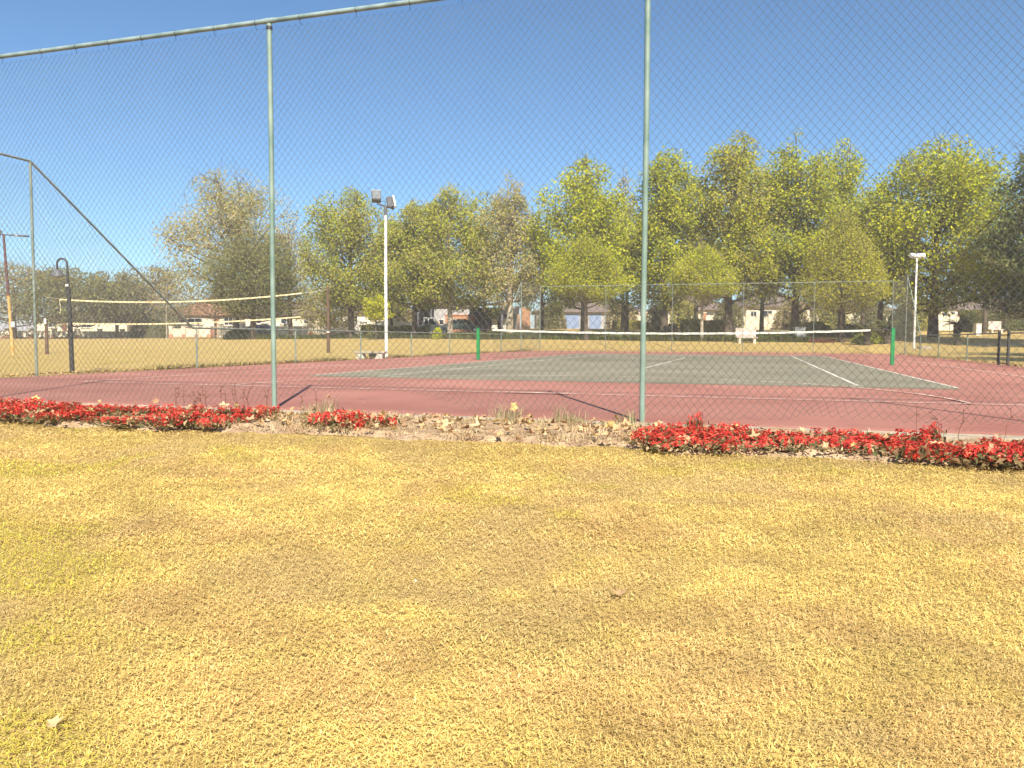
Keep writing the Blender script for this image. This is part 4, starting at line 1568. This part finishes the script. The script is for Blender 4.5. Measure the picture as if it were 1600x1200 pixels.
def pavilion():
    Y = 92.0
    b = base_at(770, Y)
    k = Y / F
    t = thing('roofed_shelter', 'shelter with pale sheet roof, dark fascia and orange trim behind the left net post', 'shelter', tuple(b))
    Z = lambda p: h_at(770, p, Y) - b[2]
    x0, x1 = -38 * k, 42 * k
    mb = MB()
    mb.add([(x0, -.3, Z(480)), (x1, -.3, Z(468)), (x1, 6, Z(466)), (x0, 6, Z(478)), (x0, -.3, Z(478.5)), (x1, -.3, Z(466.5)), (x1, 6, Z(464.5)), (x0, 6, Z(476.5))],
           [(3, 2, 1, 0), (4, 5, 6, 7), (0, 1, 5, 4), (1, 2, 6, 5), (2, 3, 7, 6), (3, 0, 4, 7)])
    mb.build('roof', M_SHEET, t)
    MB().box(x0 + .1, x1 - .1, -.1, .1, Z(491), Z(480.6)).build('fascia', M_DARK, t)
    MB().box(-10 * k, 24 * k, -.35, -.15, Z(477.5), Z(475.5)).build('trim', M_BRICK, t)
    for px in (-37, -12, 14, 40):
        MB().box(px * k - .13, px * k + .13, -.1, .16, -.2, Z(491.2)).build('column', M_GREYM if px < 30 else M_BRICK, t)
    MB().box(x0 + .1, x1 - .1, 5.6, 5.9, -.2, Z(479.8)).build('back_wall', M_GREYM, t)
    MB().box(x0 + .2, -6 * k, -.9, -.7, -.2, Z(510)).build('low_wall', M_BRICK, t)
    MB().box(45 * k, 58 * k, 0, 3, -.2, Z(480)).build('brick_pier', M_BRICK, t)
    # white fittings under the roof
    for i, px in enumerate((2, 20, 27)):
        MB().box(px * k - .35, px * k + .35, 1.2, 1.8, 0, Z(499)).build('counter', M_WHITEWALL, t)
        MB().box(px * k - .4, px * k + .4, 1.1, 1.9, Z(498.9), Z(497.8)).build('counter_top', M_WPOLE, t)
    MB().tube([(29 * k, 1, 0), (29 * k, 1, Z(489))], .05, 8).build('stand', M_WPOLE, t)


pavilion()


def boundary(label, px0, px1, Y0, Y1, ytop0, ytop1, npil, m=None, pm=None, base_m=None):
    a = base_at(px0, Y0)
    b = base_at(px1, Y1)
    m = m or M_CREAM
    pm = pm or m
    Lg = math.hypot(b[0] - a[0], b[1] - a[1])
    rz = math.atan2(b[1] - a[1], b[0] - a[0])
    zb = min(a[2], b[2]) - .15
    t = thing('boundary_wall', label, 'wall', (a[0], a[1], zb), rz)
    h0 = h_at(px0, ytop0, Y0) - zb
    h1 = h_at(px1, ytop1, Y1) - zb
    h = (h0 + h1) / 2
    for i in range(npil):
        x0 = Lg * i / npil + .3
        x1 = Lg * (i + 1) / npil - .3
        MB().box(x0, x1, -.1, .1, -.3, h).build('panel', m, t)
        MB().box(x0, x1, -.13, .13, h + .002, h + .07).build('coping', m, t)
        if base_m:
            MB().box(x0 + .004, x1 - .004, -.125, -.102, -.3, .35).build('plinth', base_m, t)
    for i in range(npil + 1):
        x = Lg * i / npil
        p = MB().box(x - .28, x + .28, -.28, .28, -.3, h + .3).build('pillar', pm, t)
        MB().box(x - .34, x + .34, -.34, .34, h + .302, h + .42, .03).build('cap', m, p)
        if base_m:
            MB().box(x - .3, x + .3, -.3, -.282, -.3, .7).build('pillar_base', base_m, p)


boundary('long cream boundary wall with brick footings at the far left', -60, 262, 112, 118, 518, 518, 9, base_m=M_BRICK)
boundary('cream boundary wall in front of the terracotta roofed house', 270, 330, 112, 111, 514, 514, 3, base_m=M_BRICK)
boundary('cream boundary wall behind the dense evergreen', 346, 486, 104, 100, 511, 510, 4)
boundary('bright cream wall with capped pillars behind the brown volleyball post', 488, 545, 94, 93, 504.5, 504.5, 2, base_m=M_BRICK)
boundary('white boundary wall behind the clipped hedge', 549, 648, 92, 92, 503, 503, 3, M_WHITEWALL, M_CREAM)
boundary('cream boundary wall left of the central fence post', 956, 1000, 104, 104, 493, 493, 1)
boundary('cream boundary wall behind the long low hedge', 1006, 1128, 102, 102, 493, 493, 4, pm=M_BRICK)
boundary('cream boundary wall behind the white bench', 1130, 1236, 100, 100, 495.5, 495.5, 3)
boundary('cream boundary wall behind the dark shrubs at right', 1240, 1400, 100, 100, 497, 497, 5)
boundary('low cream wall beside the small gabled house', 1460, 1506, 98, 98, 496, 496, 2)

# a gate in the left wall, red-brown sliding panels
for px0, px1, Y, yt, lab in ((331, 345, 110.5, 512, 'brown slatted driveway gate in front of the terracotta roofed house'),):
    a = base_at(px0, Y); b = base_at(px1, Y)
    t = thing('driveway_gate', lab, 'gate', tuple(a))
    L = b[0] - a[0]
    h = h_at(px0, yt, Y) - a[2]
    n = 8
    for i in range(n):
        MB().box(.05, L - .05, -.03, .03, .08 + i * h / n, .08 + (i + .8) * h / n).build('slat', M_BRICKRED, t)
    for x in (0, L):
        MB().box(x - .05, x + .05, -.05, .05, -.1, h + .1).build('stile', M_BRICKRED, t)

# paths and earth strips
def ground_strip(name, pts, width, m, z=.01):
    V, Fs = [], []
    n = len(pts)
    for i, (px, Y) in enumerate(pts):
        X = at(px, 600, Y)[0]
        for dy in (-width / 2, 0, width / 2):
            V.append((X, Y + dy, g(X, Y + dy) + z))
    for i in range(n - 1):
        for j in (0, 1):
            a = i * 3 + j
            Fs.append((a, a + 3, a + 4, a + 1))
    o = MB().add(V, Fs).build(name, m)
    tag(o, kind='structure')


ground_strip('red_earth_strip', [(px, 104 + .0 * px) for px in range(-100, 300, 20)], 7, M_REDEARTH)
ground_strip('path', [(px, 86) for px in range(840, 1420, 20)], 1.6, M_PATH)
ground_strip('path', [(px, 57 + (px - 1500) * .004) for px in range(1500, 1900, 20)], 2.2, M_PATH)

# ------------------------------------------------------------------ vehicles
def car(px, Y, label, paint, L=4.2, Wd=1.7, Hh=1.45, rz=0, kind='hatch'):
    b = base_at(px, Y)
    t = thing('parked_car', label, 'car', tuple(b), rz)
    hl = L / 2
    if kind == 'pickup':
        prof = [(-hl, .35), (-hl, .95), (-hl + 1.65, .98), (-hl + 1.7, .98), (-.05, .98), (hl - 1.25, .98), (hl - .25, .86), (hl, .72), (hl, .35)]
        cab = [(-.75, .985), (-.6, Hh), (.45, Hh), (1.0, .985)]
    else:
        prof = [(-hl, .32), (-hl, .82), (-hl + .25, .92), (hl - 1.1, .92), (hl - .2, .76), (hl, .6), (hl, .32)]
        cab = [(-hl + .3, .925), (-hl + .85, Hh), (.35, Hh), (1.05, .925)]
    MB().prism(prof, -Wd / 2, Wd / 2).build('body', paint, t)
    n = len(cab)
    V = [(x, -Wd / 2 + .06 + (.12 if i in (1, 2) else 0), z) for i, (x, z) in enumerate(cab)] + [(x, Wd / 2 - .06 - (.12 if i in (1, 2) else 0), z) for i, (x, z) in enumerate(cab)]
    MB().add(V, [(0, 1, 2, 3)[::-1], (4, 5, 6, 7), (0, 4, 5, 1)[::-1], (1, 5, 6, 2)[::-1], (2, 6, 7, 3)[::-1]]).build('cabin', paint, t)
    for s in (-1, 1):
        yy = s * (Wd / 2 - .045)
        xa, xb = cab[0][0] + .28, cab[3][0] - .3
        xm = (cab[1][0] + cab[2][0]) / 2
        za, zc = cab[0][1] + .05, Hh - .1
        for x0, x1, x2, x3 in ((xa, xm - .05, xm - .05, cab[1][0] + .12), (xm + .05, xb, cab[2][0] - .08, xm + .05)):
            V = [(x0, yy, za), (x1, yy, za), (x2, yy - s * .11, zc), (x3, yy - s * .11, zc)]
            V2 = [(p[0], p[1] - s * .03, p[2]) for p in V]
            MB().add(V + V2, [(0, 1, 2, 3), (7, 6, 5, 4), (0, 4, 5, 1), (1, 5, 6, 2), (2, 6, 7, 3), (3, 7, 4, 0)]).build('side_window', M_PANE, t)
    V = [(cab[3][0] - .02, -Wd / 2 + .2, .98), (cab[3][0] - .02, Wd / 2 - .2, .98), (cab[2][0] + .08, Wd / 2 - .28, Hh - .06), (cab[2][0] + .08, -Wd / 2 + .28, Hh - .06)]
    MB().add([(p[0] + .03, p[1], p[2]) for p in V], [(0, 1, 2, 3)]).build('windscreen', M_PANE, t)
    for x in (-hl + .75, hl - .75):
        for s in (-1, 1):
            wm = MB().tube([(x, s * (Wd / 2 - .19), .31), (x, s * (Wd / 2 + .01), .31)], .31, 16).build('wheel', M_TYRE, t)
            MB().tube([(x, s * (Wd / 2 + .005), .31), (x, s * (Wd / 2 + .02), .31)], .19, 12).build('rim', M_RIM, wm)
    for s in (-1, 1):
        MB().box(hl - .02, hl + .012, s * .55 - .16, s * .55 + .16, .6, .72).build('headlight', M_GLASSLAMP, t)
        MB().box(-hl - .012, -hl + .02, s * .65 - .1, s * .65 + .1, .66, .82).build('tail_light', M_BRICKRED, t)


car(672, 84, 'white pickup parked behind the clipped hedge', M_WPOLE, 4.8, 1.75, 1.75, 0, 'pickup')
car(722, 86, 'dark green car parked beside the orange brick block', mat('paint_green', (.04, .07, .06), .3, spec=.6), rz=.1)
car(402, 88, 'grey car parked under the dense evergreen tree', mat('paint_grey', (.13, .13, .15), .3, spec=.6), rz=math.pi)

# ------------------------------------------------------------------ flower bed
def salvia_proto(seed):
    r = np.random.default_rng(seed)
    H = r.uniform(.055, .095)
    # stems and leaves
    P, Q = [], []
    ns = 10
    heads = []
    for i in range(ns):
        az = i * 2.4 + r.normal(0, .3)
        rad = .115 * math.sqrt((i + .5) / ns) + .01
        hx, hy = math.cos(az) * rad, math.sin(az) * rad
        hh = H * r.uniform(.55, 1.0)
        P.append((hx * .25, hy * .25, -.02)); Q.append((hx, hy, hh))
        heads.append((hx, hy, hh))
    V1, F1 = prisms(np.array(P), np.array(Q), .003, .002, 3)
    c1 = np.tile(np.array([(.10, .07, .035)]), (len(V1), 1))
    n = 120
    C = np.stack([r.normal(0, .08, n), r.normal(0, .08, n), r.random(n) * H * .85], 1)
    lc = np.array([(.10, .10, .04), (.16, .12, .05), (.28, .17, .085), (.44, .30, .16)])[r.choice(4, n, p=[.3, .28, .22, .2])]
    V2, F2, c2 = leaf_quads(C, .045, r, lc, .6, .5)
    fol = mesh_np('salvia_leaves', np.concatenate([V1, V2]), [F1, F2 + len(V1)], np.concatenate([c1, c2]))
    fol.materials.append(M_LITTER)
    # bright racemes
    Cs, cols = [], []
    for hx, hy, hh in heads:
        m = 24
        z = hh + r.random(m) * .06 - .025
        wd = .026 * (1.1 - (z - hh + .03) / .13)
        a = r.random(m) * 6.28
        Cs.append(np.stack([hx + np.cos(a) * wd, hy + np.sin(a) * wd, z], 1))
        base = np.array([(.80, .08, .055), (.70, .055, .045), (.85, .18, .10), (.54, .04, .038)])[r.integers(0, 4, m)]
        cols.append(base * r.uniform(.6, 1.2))
    C = np.concatenate(Cs)
    cols = np.concatenate(cols)
    V, FA, cc = leaf_quads(C, .026, r, cols, .7, .45)
    bl = mesh_np('salvia_blooms', V, FA, cc)
    bl.materials.append(M_PETAL)
    return fol, bl


def flower_bed():
    r = np.random.default_rng(77)
    protos = [salvia_proto(900 + i) for i in range(6)]
    nz = VNoise(31)
    bare = mesh_np
    secs = [
        (-1.2, 3.9, -8.0, -7.12, 110, 'red salvia plant in the flower bed left of the leftmost tall fence post', 'salvia plants in the left bed'),
        (7.25, 11.6, -8.0, -7.16, 120, 'red salvia plant in the flower bed right of the central fence post', 'salvia plants in the right bed'),
    ]
    for u0, u1, v0, v1, n, lab, grp in secs:
        pts = []
        tries = 0
        while len(pts) < n and tries < 9000:
            tries += 1
            u = r.uniform(u0, u1)
            v = r.uniform(v0, v1)
            if nz(np.array([u * 1.6 + 40]), np.array([v * 2 + 40]))[0] < (.0 if abs(u - 7.4) < .45 else .24):
                continue
            if all((u - a) ** 2 + (v - b) ** 2 > .155 ** 2 for a, b in pts):
                pts.append((u, v))
        for u, v in pts:
            x, y = cw(u, v)
            t = thing('salvia', lab, 'flower', (x, y, -.012), r.uniform(0, 6.28), grp)
            s = r.uniform(.75, 1.25)
            t.scale = (s, s, s * r.uniform(.55, 1.1))
            f, b = protos[r.integers(0, 6)]
            tag(link('leaves', f, None, t), kind='stuff')
            tag(link('blooms', b, None, t), kind='stuff')
    for u, v, s in ((4.72, -7.62, 1.0), (4.88, -7.66, 1.15), (4.6, -7.55, .9), (5.0, -7.68, 1.0), (4.82, -7.3, .95), (5.12, -7.35, .85)):
        x, y = cw(u, v)
        t = thing('salvia', 'red salvia plant in the small isolated clump right of the leftmost tall post', 'flower', (x, y, -.02), r.uniform(0, 6.28), 'salvia plants in the small clump')
        t.scale = (s * 1.0, s * 1.0, s * 1.25)
        f, b = protos[r.integers(0, 6)]
        tag(link('leaves', f, None, t), kind='stuff')
        tag(link('blooms', b, None, t), kind='stuff')
    # one tall spike standing out of the right-hand bed
    for u, v, sc_, lab in ((7.62, -7.05, 1.75, 'single taller salvia spike just right of the central fence post'), (9.28, -7.0, 1.5, 'second taller salvia spike midway along the right bed')):
        x, y = cw(u, v)
        t = thing('salvia', lab, 'flower', (x, y, -.01), 1.0)
        t.scale = (.5, .5, sc_)
        f, b = protos[2]
        tag(link('leaves', f, None, t), kind='stuff')
        tag(link('blooms', b, None, t), kind='stuff')


flower_bed()


def dry_stalks():
    """brown seeded stalks and straw tufts in the bed"""
    r = np.random.default_rng(51)
    VS, FS, CS = [], [], []
    nb = 0
    def add(V, FA, c):
        nonlocal nb
        VS.append(V); FS.append(FA + nb); CS.append(c); nb += len(V)
    # straw tufts
    for _ in range(230):
        sec = r.random()
        u = r.uniform(3.3, 7.3) if sec < .78 else r.uniform(-1, 12)
        v = r.choice([r.uniform(-7.9, -6.7), r.uniform(-6.8, -6.66)])
        m = 26
        c = cwa(np.full(m, u) + r.normal(0, .06, m), np.full(m, v) + r.normal(0, .05, m))
        tone = np.array([(.58, .43, .24), (.46, .33, .18), (.38, .32, .15), (.66, .51, .31)])[r.integers(0, 4)]
        V, FA, cc = blades(np.concatenate([c, np.full((m, 1), -.02)], 1), r.uniform(.02, .07) * (.5 + r.random(m)), .0045, r, tone * (.7 + .6 * r.random(m))[:, None], .8)
        add(V, FA, cc)
    # greyish green upright tufts at the kerb
    for u in (4.1, 5.95, 6.05, 6.45, 6.55, 6.62, 5.9, 7.0, 7.05, 4.05, 4.2):
        m = 40
        c = cwa(np.full(m, u) + r.normal(0, .05, m), np.full(m, -6.68) + r.normal(0, .03, m))
        V, FA, cc = blades(np.concatenate([c, np.full((m, 1), -.02)], 1), r.uniform(.10, .19) * (.5 + r.random(m)), .0045, r, np.array([(.34, .32, .16)]) * (.7 + .7 * r.random(m))[:, None], .45)
        add(V, FA, cc)
    o = link('straw_tufts', mesh_np('straw', np.concatenate(VS), np.concatenate(FS), np.concatenate(CS)), M_BLADE)
    tag(o, 'dry straw and grass tufts in the bare middle of the flower bed', 'dry grass', kind='stuff')
    # chopped straw and leaf crumbs strewn over the soil
    n = 11000
    u = r.uniform(-2, 12, n)
    v = np.where(r.random(n) < .45, BEDV0 + np.abs(r.normal(0, .12, n)), r.uniform(BEDV0, -6.64, n))
    tone = np.array([(.58, .42, .235), (.48, .325, .18), (.33, .21, .115), (.66, .50, .30), (.42, .34, .17)])[r.integers(0, 5, n)]
    V, FA, cc = blades2(np.concatenate([cwa(u, v), (.0 + .022 * r.random(n))[:, None]], 1), r.uniform(.015, .05, n), r.uniform(.003, .010, n), r, tone * (.6 + .7 * r.random(n))[:, None], .5)
    tag(link('straw_debris', mesh_np('debris', V, FA, cc), M_BLADE), 'chopped straw and leaf crumbs strewn over the flower bed soil', 'debris', kind='stuff')
    # dead flower stalks
    P, Q = [], []
    for _ in range(38):
        u = r.choice([r.uniform(2.6, 4.35), r.uniform(-.8, 4.3), r.uniform(9, 11.5)])
        x, y = cw(u, r.uniform(-7.6, -6.85))
        p = np.array([x, y, 0])
        for _k in range(4):
            q = p + np.array([r.normal(0, .018), r.normal(0, .018), r.uniform(.04, .075)])
            P.append(p); Q.append(q)
            if _k > 1:
                for _j in range(3):
                    P.append(q); Q.append(q + np.array([r.normal(0, .016), r.normal(0, .016), r.uniform(-.005, .02)]))
            p = q
    V, FA = prisms(np.array(P), np.array(Q), .0028, .002, 3)
    o = link('dead_stalks', mesh_np('stalks', V, FA, np.tile(np.array([(.20, .095, .055)]), (len(V), 1))), M_BLADE)
    tag(o, 'thin brown dead flower stalks sticking up from the beds', 'dead stalks', kind='stuff')


dry_stalks()


def leaf_mesh(seed, size=.1, curl=.35):
    """a fallen five-lobed leaf, curled"""
    r = np.random.default_rng(seed)
    out = []
    lob = [(0, 1.0), (38, .55), (62, .95), (98, .5), (128, .72), (165, .25), (180, .18), (195, .25), (232, .72), (262, .5), (298, .95), (322, .55)]
    for a, rr in lob:
        th = math.radians(a + r.normal(0, 5))
        q = rr * (1 + r.normal(0, .1))
        out.append((math.cos(th) * q, math.sin(th) * q))
    inner = [(x * .5, y * .5) for x, y in out]
    pts = [(0, 0)] + inner + out
    V = []
    ax = r.uniform(0, 6.28)
    for x, y in pts:
        k = x * math.cos(ax) + y * math.sin(ax)
        z = curl * k * k + .25 * curl * abs(y) + r.normal(0, .05)
        V.append((x * size * .55, y * size * .55, z * size * .6))
    n = 12
    T = [(0, 1 + i, 1 + (i + 1) % n) for i in range(n)]
    for i in range(n):
        j = (i + 1) % n
        T += [(1 + i, 1 + n + i, 1 + n + j), (1 + i, 1 + n + j, 1 + j)]
    return np.array(V), np.array(T)


def fallen_leaves():
    r = np.random.default_rng(61)
    tones = np.array([(.60, .40, .21), (.50, .31, .165), (.68, .49, .28), (.38, .22, .12), (.66, .46, .17)])
    meshes = []
    for i in range(10):
        V, T = leaf_mesh(700 + i, .11, r.uniform(.25, .8))
        me = mesh_np('fallen_leaf', V, T, np.tile(tones[i % 5] * r.uniform(.85, 1.15), (len(V), 1)))
        me.materials.append(M_LITTER)
        meshes.append(me)
    # leaves one can pick out in the bed
    k = 0
    for _ in range(150):
        q = r.random()
        if q < .45:
            u, v = r.uniform(4.2, 7.2), r.uniform(-7.85, -6.72)
        elif q < .72:
            u, v = r.uniform(7.0, 11.4), r.choice([r.uniform(-7.98, -7.75), r.uniform(-7.9, -6.72)])
        else:
            u, v = r.uniform(-1, 4.3), r.choice([r.uniform(-8.0, -7.75), r.uniform(-7.2, -6.72)])
        x, y = cw(u, v)
        inbed = not (4.4 < u < 6.95)
        z = r.uniform(.0, .03) if not inbed else r.uniform(.01, .09)
        o = link('fallen_leaf', meshes[r.integers(0, 10)], None, None, (x, y, z), (r.normal(0, .6), r.normal(0, .6), r.uniform(0, 6.28)))
        s = r.uniform(.4, .95)
        o.scale = (s, s, s)
        if 4.3 <= u <= 7.1:
            tag(o, 'dry tan leaf lying on the bare soil between the two red beds', 'leaf', 'dry leaves on the bare soil')
        elif u < 4.3:
            tag(o, 'dry tan leaf caught among the red flowers of the left bed', 'leaf', 'dry leaves in the left bed')
        else:
            tag(o, 'dry tan leaf caught among the red flowers of the right bed', 'leaf', 'dry leaves in the right bed')
    # singled out ones
    def one(px, py, z, lab, s, rot, mi):
        d = ray(px, py)
        t = (z - CAMZ) / d[2]
        o = link('fallen_leaf', meshes[mi], None, None, (d[0] * t, d[1] * t, z), rot)
        o.scale = (s, s, s)
        tag(o, lab, 'leaf')
    one(80, 1131, -.032, 'pinkish dry leaf on the lawn near the lower left corner', .4, (.1, .1, .4), 0)
    one(966, 928, -.042, 'curled dry leaf lying on the lawn right of centre', .5, (.1, .05, 1.3), 6)
    one(513, 620, .02, 'small brown leaf on the red court right of the leftmost tall post', .8, (.4, .3, 1), 3)
    one(801, 636, .07, 'yellow leaf standing upright at the edge of the red court', 1.0, (1.35, .2, .3), 4)
    one(358, 588.5, .015, 'small pale leaf on the red court near the left side fence', .9, (.2, .3, 2), 2)
    # specks of leaf and bark on the court
    n = 110
    VS, FS, CS = [], [], []
    nb = 0
    for i in range(n):
        V, T = leaf_mesh(2000 + i, r.uniform(.012, .034), .5)
        a = r.uniform(0, 6.28)
        R = np.array([[math.cos(a), -math.sin(a), 0], [math.sin(a), math.cos(a), 0], [0, 0, 1]])
        u = r.uniform(-3.5, 14.5)
        v = r.uniform(-6.3, 3) if r.random() < .8 else r.uniform(3, 28)
        V = V @ R.T + np.array([*cw(u, v), .016])
        VS.append(V); FS.append(T + nb); nb += len(V)
        CS.append(np.tile(np.array([(.55, .40, .24)]) * r.uniform(.6, 1.25), (len(V), 1)))
    tag(link('leaf_specks', mesh_np('specks', np.concatenate(VS), np.concatenate(FS), np.concatenate(CS)), M_LITTER), 'scattered leaf crumbs on the court surface', 'leaf litter', kind='stuff')
    # drifts of litter along the side fences and the far end
    VS, FS, CS = [], [], []
    nb = 0
    for i in range(1500):
        q = r.random()
        if q < .62:
            u, v = UL - .12 + abs(r.normal(0, .22)) - .18, r.uniform(-6, 32)
        elif q < .8:
            u, v = UR + .1 - abs(r.normal(0, .15)) + .1, r.uniform(0, 32)
        elif q < .9:
            u, v = r.uniform(UL, UR), VF - abs(r.normal(0, .15))
        else:
            u, v = r.uniform(3.9, 7.2), r.uniform(-7.8, -6.7)
        V, T = leaf_mesh(3000 + i % 40, r.uniform(.05, .12), .7)
        a = r.uniform(0, 6.28)
        R = np.array([[math.cos(a), -math.sin(a), 0], [math.sin(a), math.cos(a), 0], [0, 0, 1]])
        V = V @ R.T + np.array([*cw(u, v), .01 + .03 * r.random()])
        VS.append(V); FS.append(T + nb); nb += len(V)
        CS.append(np.tile(tones[r.integers(0, 5)] * r.uniform(.6, 1.1), (len(V), 1)))
    tag(link('leaf_litter', mesh_np('litter', np.concatenate(VS), np.concatenate(FS), np.concatenate(CS)), M_LITTER), 'drifts of dry leaves along the court fences', 'leaf litter', kind='stuff')
    # weeds along the left side fence
    n = 9000
    v = r.uniform(-6, 32, n)
    nz = VNoise(44)
    dens = nz(v * .6 + 9, v * 0 + 4)
    keep = r.random(n) < dens * 1.2
    v = v[keep]
    n = len(v)
    u = UL - .15 - np.abs(r.normal(0, .16, n))
    side = r.random(n) < .25
    u = np.where(side, UR + .15 + np.abs(r.normal(0, .16, n)), u)
    c = cwa(u, v)
    P = np.array([(.20, .19, .06), (.30, .23, .10), (.14, .14, .045)])
    V, FA, cc = blades(np.concatenate([c, np.full((n, 1), -.05)], 1), (.07 + .13 * r.random(n)) * (.4 + dens[keep]), .014, r, P[r.integers(0, 3, n)] * (.7 + .5 * r.random(n))[:, None], .8)
    tag(link('weeds', mesh_np('weeds', V, FA, cc), M_BLADE), 'weedy grass growing along the side fences', 'weeds', kind='stuff')
    # white scrap
    d = ray(649, 908)
    tt = (-.03 - CAMZ) / d[2]
    V, T = leaf_mesh(5, .011, .5)
    o = link('paper_scrap', mesh_np('scrap', V, T), M_WPOLE, None, (d[0] * tt, d[1] * tt, -.03), (.3, .2, .5))
    tag(o, 'tiny white paper scrap on the lawn left of centre', 'litter')


fallen_leaves()

# ------------------------------------------------------------------ lawn blades in the foreground
def lawn():
    r = np.random.default_rng(90)
    n1, n2, n3, n4 = VNoise(11), VNoise(12), VNoise(13), VNoise(14)
    gn = VNoise(3)
    pts = []
    for y0, y1, dens, hh, ww in ((1.05, 1.8, 44000, .0145, .0021), (1.8, 2.8, 28000, .0165, .0026), (2.8, 4.2, 16000, .020, .0036), (4.2, 6.0, 8000, .024, .0053), (6.0, 8.8, 3600, .030, .008)):
        hw1 = y1 * .70 + .1
        n = int(dens * (y1 - y0) * 2 * hw1)
        Y = r.uniform(y0, y1, n)
        X = r.uniform(-hw1, hw1, n)
        k = np.abs(X) < Y * .68 + .1
        X, Y = X[k], Y[k]
        u, v = uv_of(X, Y)
        k = v < BEDV0 + .10 * (n1(u * 2.2 + 5, u * 0 + 3) - .2)
        X, Y = X[k], Y[k]
        pts.append((X, Y, np.full(len(X), hh), np.full(len(X), ww)))
    X = np.concatenate([p[0] for p in pts]); Y = np.concatenate([p[1] for p in pts])
    H = np.concatenate([p[2] for p in pts]); Wd = np.concatenate([p[3] for p in pts])
    u, v = uv_of(X, Y)
    # drifts of thatch, thin brown patches and a few living yellow-green runners
    big = n2(X * .9 + 20, Y * .9 + 20) * .6 + n3(X * 2.6 + 20, Y * 2.6 + 20) * .4
    thin = n4(X * 1.7 + 33, Y * 1.2 + 33) * .65 + n2(X * 6 + 3, Y * 6 + 3) * .35
    leftness = np.clip((-X / np.maximum(Y, .5) + .05) * 1.5, 0, 1)
    livepatch = n3(X * 1.1 + 7, Y * 1.1 + 7) * .55 + n1(X * 4.2 + 7, Y * 4.2 + 7) * .45
    tint = np.clip((2.7 - Y) / 1.4, 0, 1) * np.clip((n2(X * 1.6 + 70, Y * 1.6 + 70) - .3) * 2.2, 0, 1)
    live = np.clip(.42 * tint * (.5 + leftness) + (livepatch + .09 * leftness * np.clip(3.6 - Y, 0, 1) + .05 * np.clip(2.6 - Y, 0, 1) - .60) * 5, 0, 1)
    brown = np.clip((thin + .12 * leftness - .57) * 3, 0, .6)
    keep = r.random(len(X)) > brown * .08
    X, Y, H, Wd, u, v, big, live, brown = [a[keep] for a in (X, Y, H, Wd, u, v, big, live, brown)]
    n = len(X)
    z = -.042 + .012 * r.random(n) + (gn(X * .9 + 40, Y * .9 + 40) - .5) * .03 - .006
    straw = np.array([(.80, .60, .195), (.72, .52, .155), (.85, .67, .25), (.50, .35, .105)])[r.choice(4, n, p=[.42, .34, .14, .10])]
    mot = (.80 + .42 * n4(X * 5.5 + 12, Y * 5.5 + 12)) * (.86 + .28 * n2(X * 14 + 5, Y * 14 + 5)) * (.92 + .2 * n1(X * 1.9 + 81, Y * 1.9 + 81))
    col = straw * (.90 + .2 * big)[:, None] * mot[:, None]
    pk = np.clip((n4(X * 2.3 + 60, Y * 2.3 + 60) * .6 + n1(X * 7 + 60, Y * 7 + 60) * .4 - .52) * 5, 0, 1)[:, None]
    col = col * (1 - pk * np.array([(.06, .14, -.02)]))
    col = col * (1 - brown[:, None]) + brown[:, None] * np.array([(.60, .43, .215)]) * (.6 + .7 * r.random(n))[:, None]
    gcol = np.array([(.72, .59, .09), (.62, .52, .08), (.48, .41, .08)])[r.integers(0, 3, n)]
    lv = live[:, None] * (r.random(n) < .75)[:, None]
    col = col * (1 - lv) + gcol * lv
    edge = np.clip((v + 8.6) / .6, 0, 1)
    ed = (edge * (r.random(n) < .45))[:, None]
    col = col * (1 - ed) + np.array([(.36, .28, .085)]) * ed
    col *= (.76 + .36 * r.random(n))[:, None]
    h = H * (.55 + .8 * r.random(n)) * (1 - .1 * brown)
    P = np.stack([X, Y, z], 1)
    V, FA, cc = blades2(P, h, Wd * (.7 + .6 * r.random(n)), r, col, .62)
    tag(link('grass', mesh_np('grass', V, FA, cc), M_BLADE), 'short dry straw coloured lawn grass in the foreground', 'grass', kind='stuff')
    print('blades', n)


lawn()

# ------------------------------------------------------------------ haze
def haze():
    m = bpy.data.materials.new('haze')
    m.use_nodes = True
    t = m.node_tree
    t.nodes.remove(t.nodes['Principled BSDF'])
    v = t.nodes.new('ShaderNodeVolumePrincipled')
    v.inputs['Color'].default_value = (.98, .86, .82, 1)
    v.inputs['Density'].default_value = .0011
    v.inputs['Anisotropy'].default_value = 0.0
    t.links.new(v.outputs[0], t.nodes['Material Output'].inputs['Volume'])
    o = MB().box(-2600, 2600, -60, 2000, -1.6, 24).build('haze', m)
    tag(o, 'thin pale dusty air over the whole park', 'haze', kind='stuff')


haze()
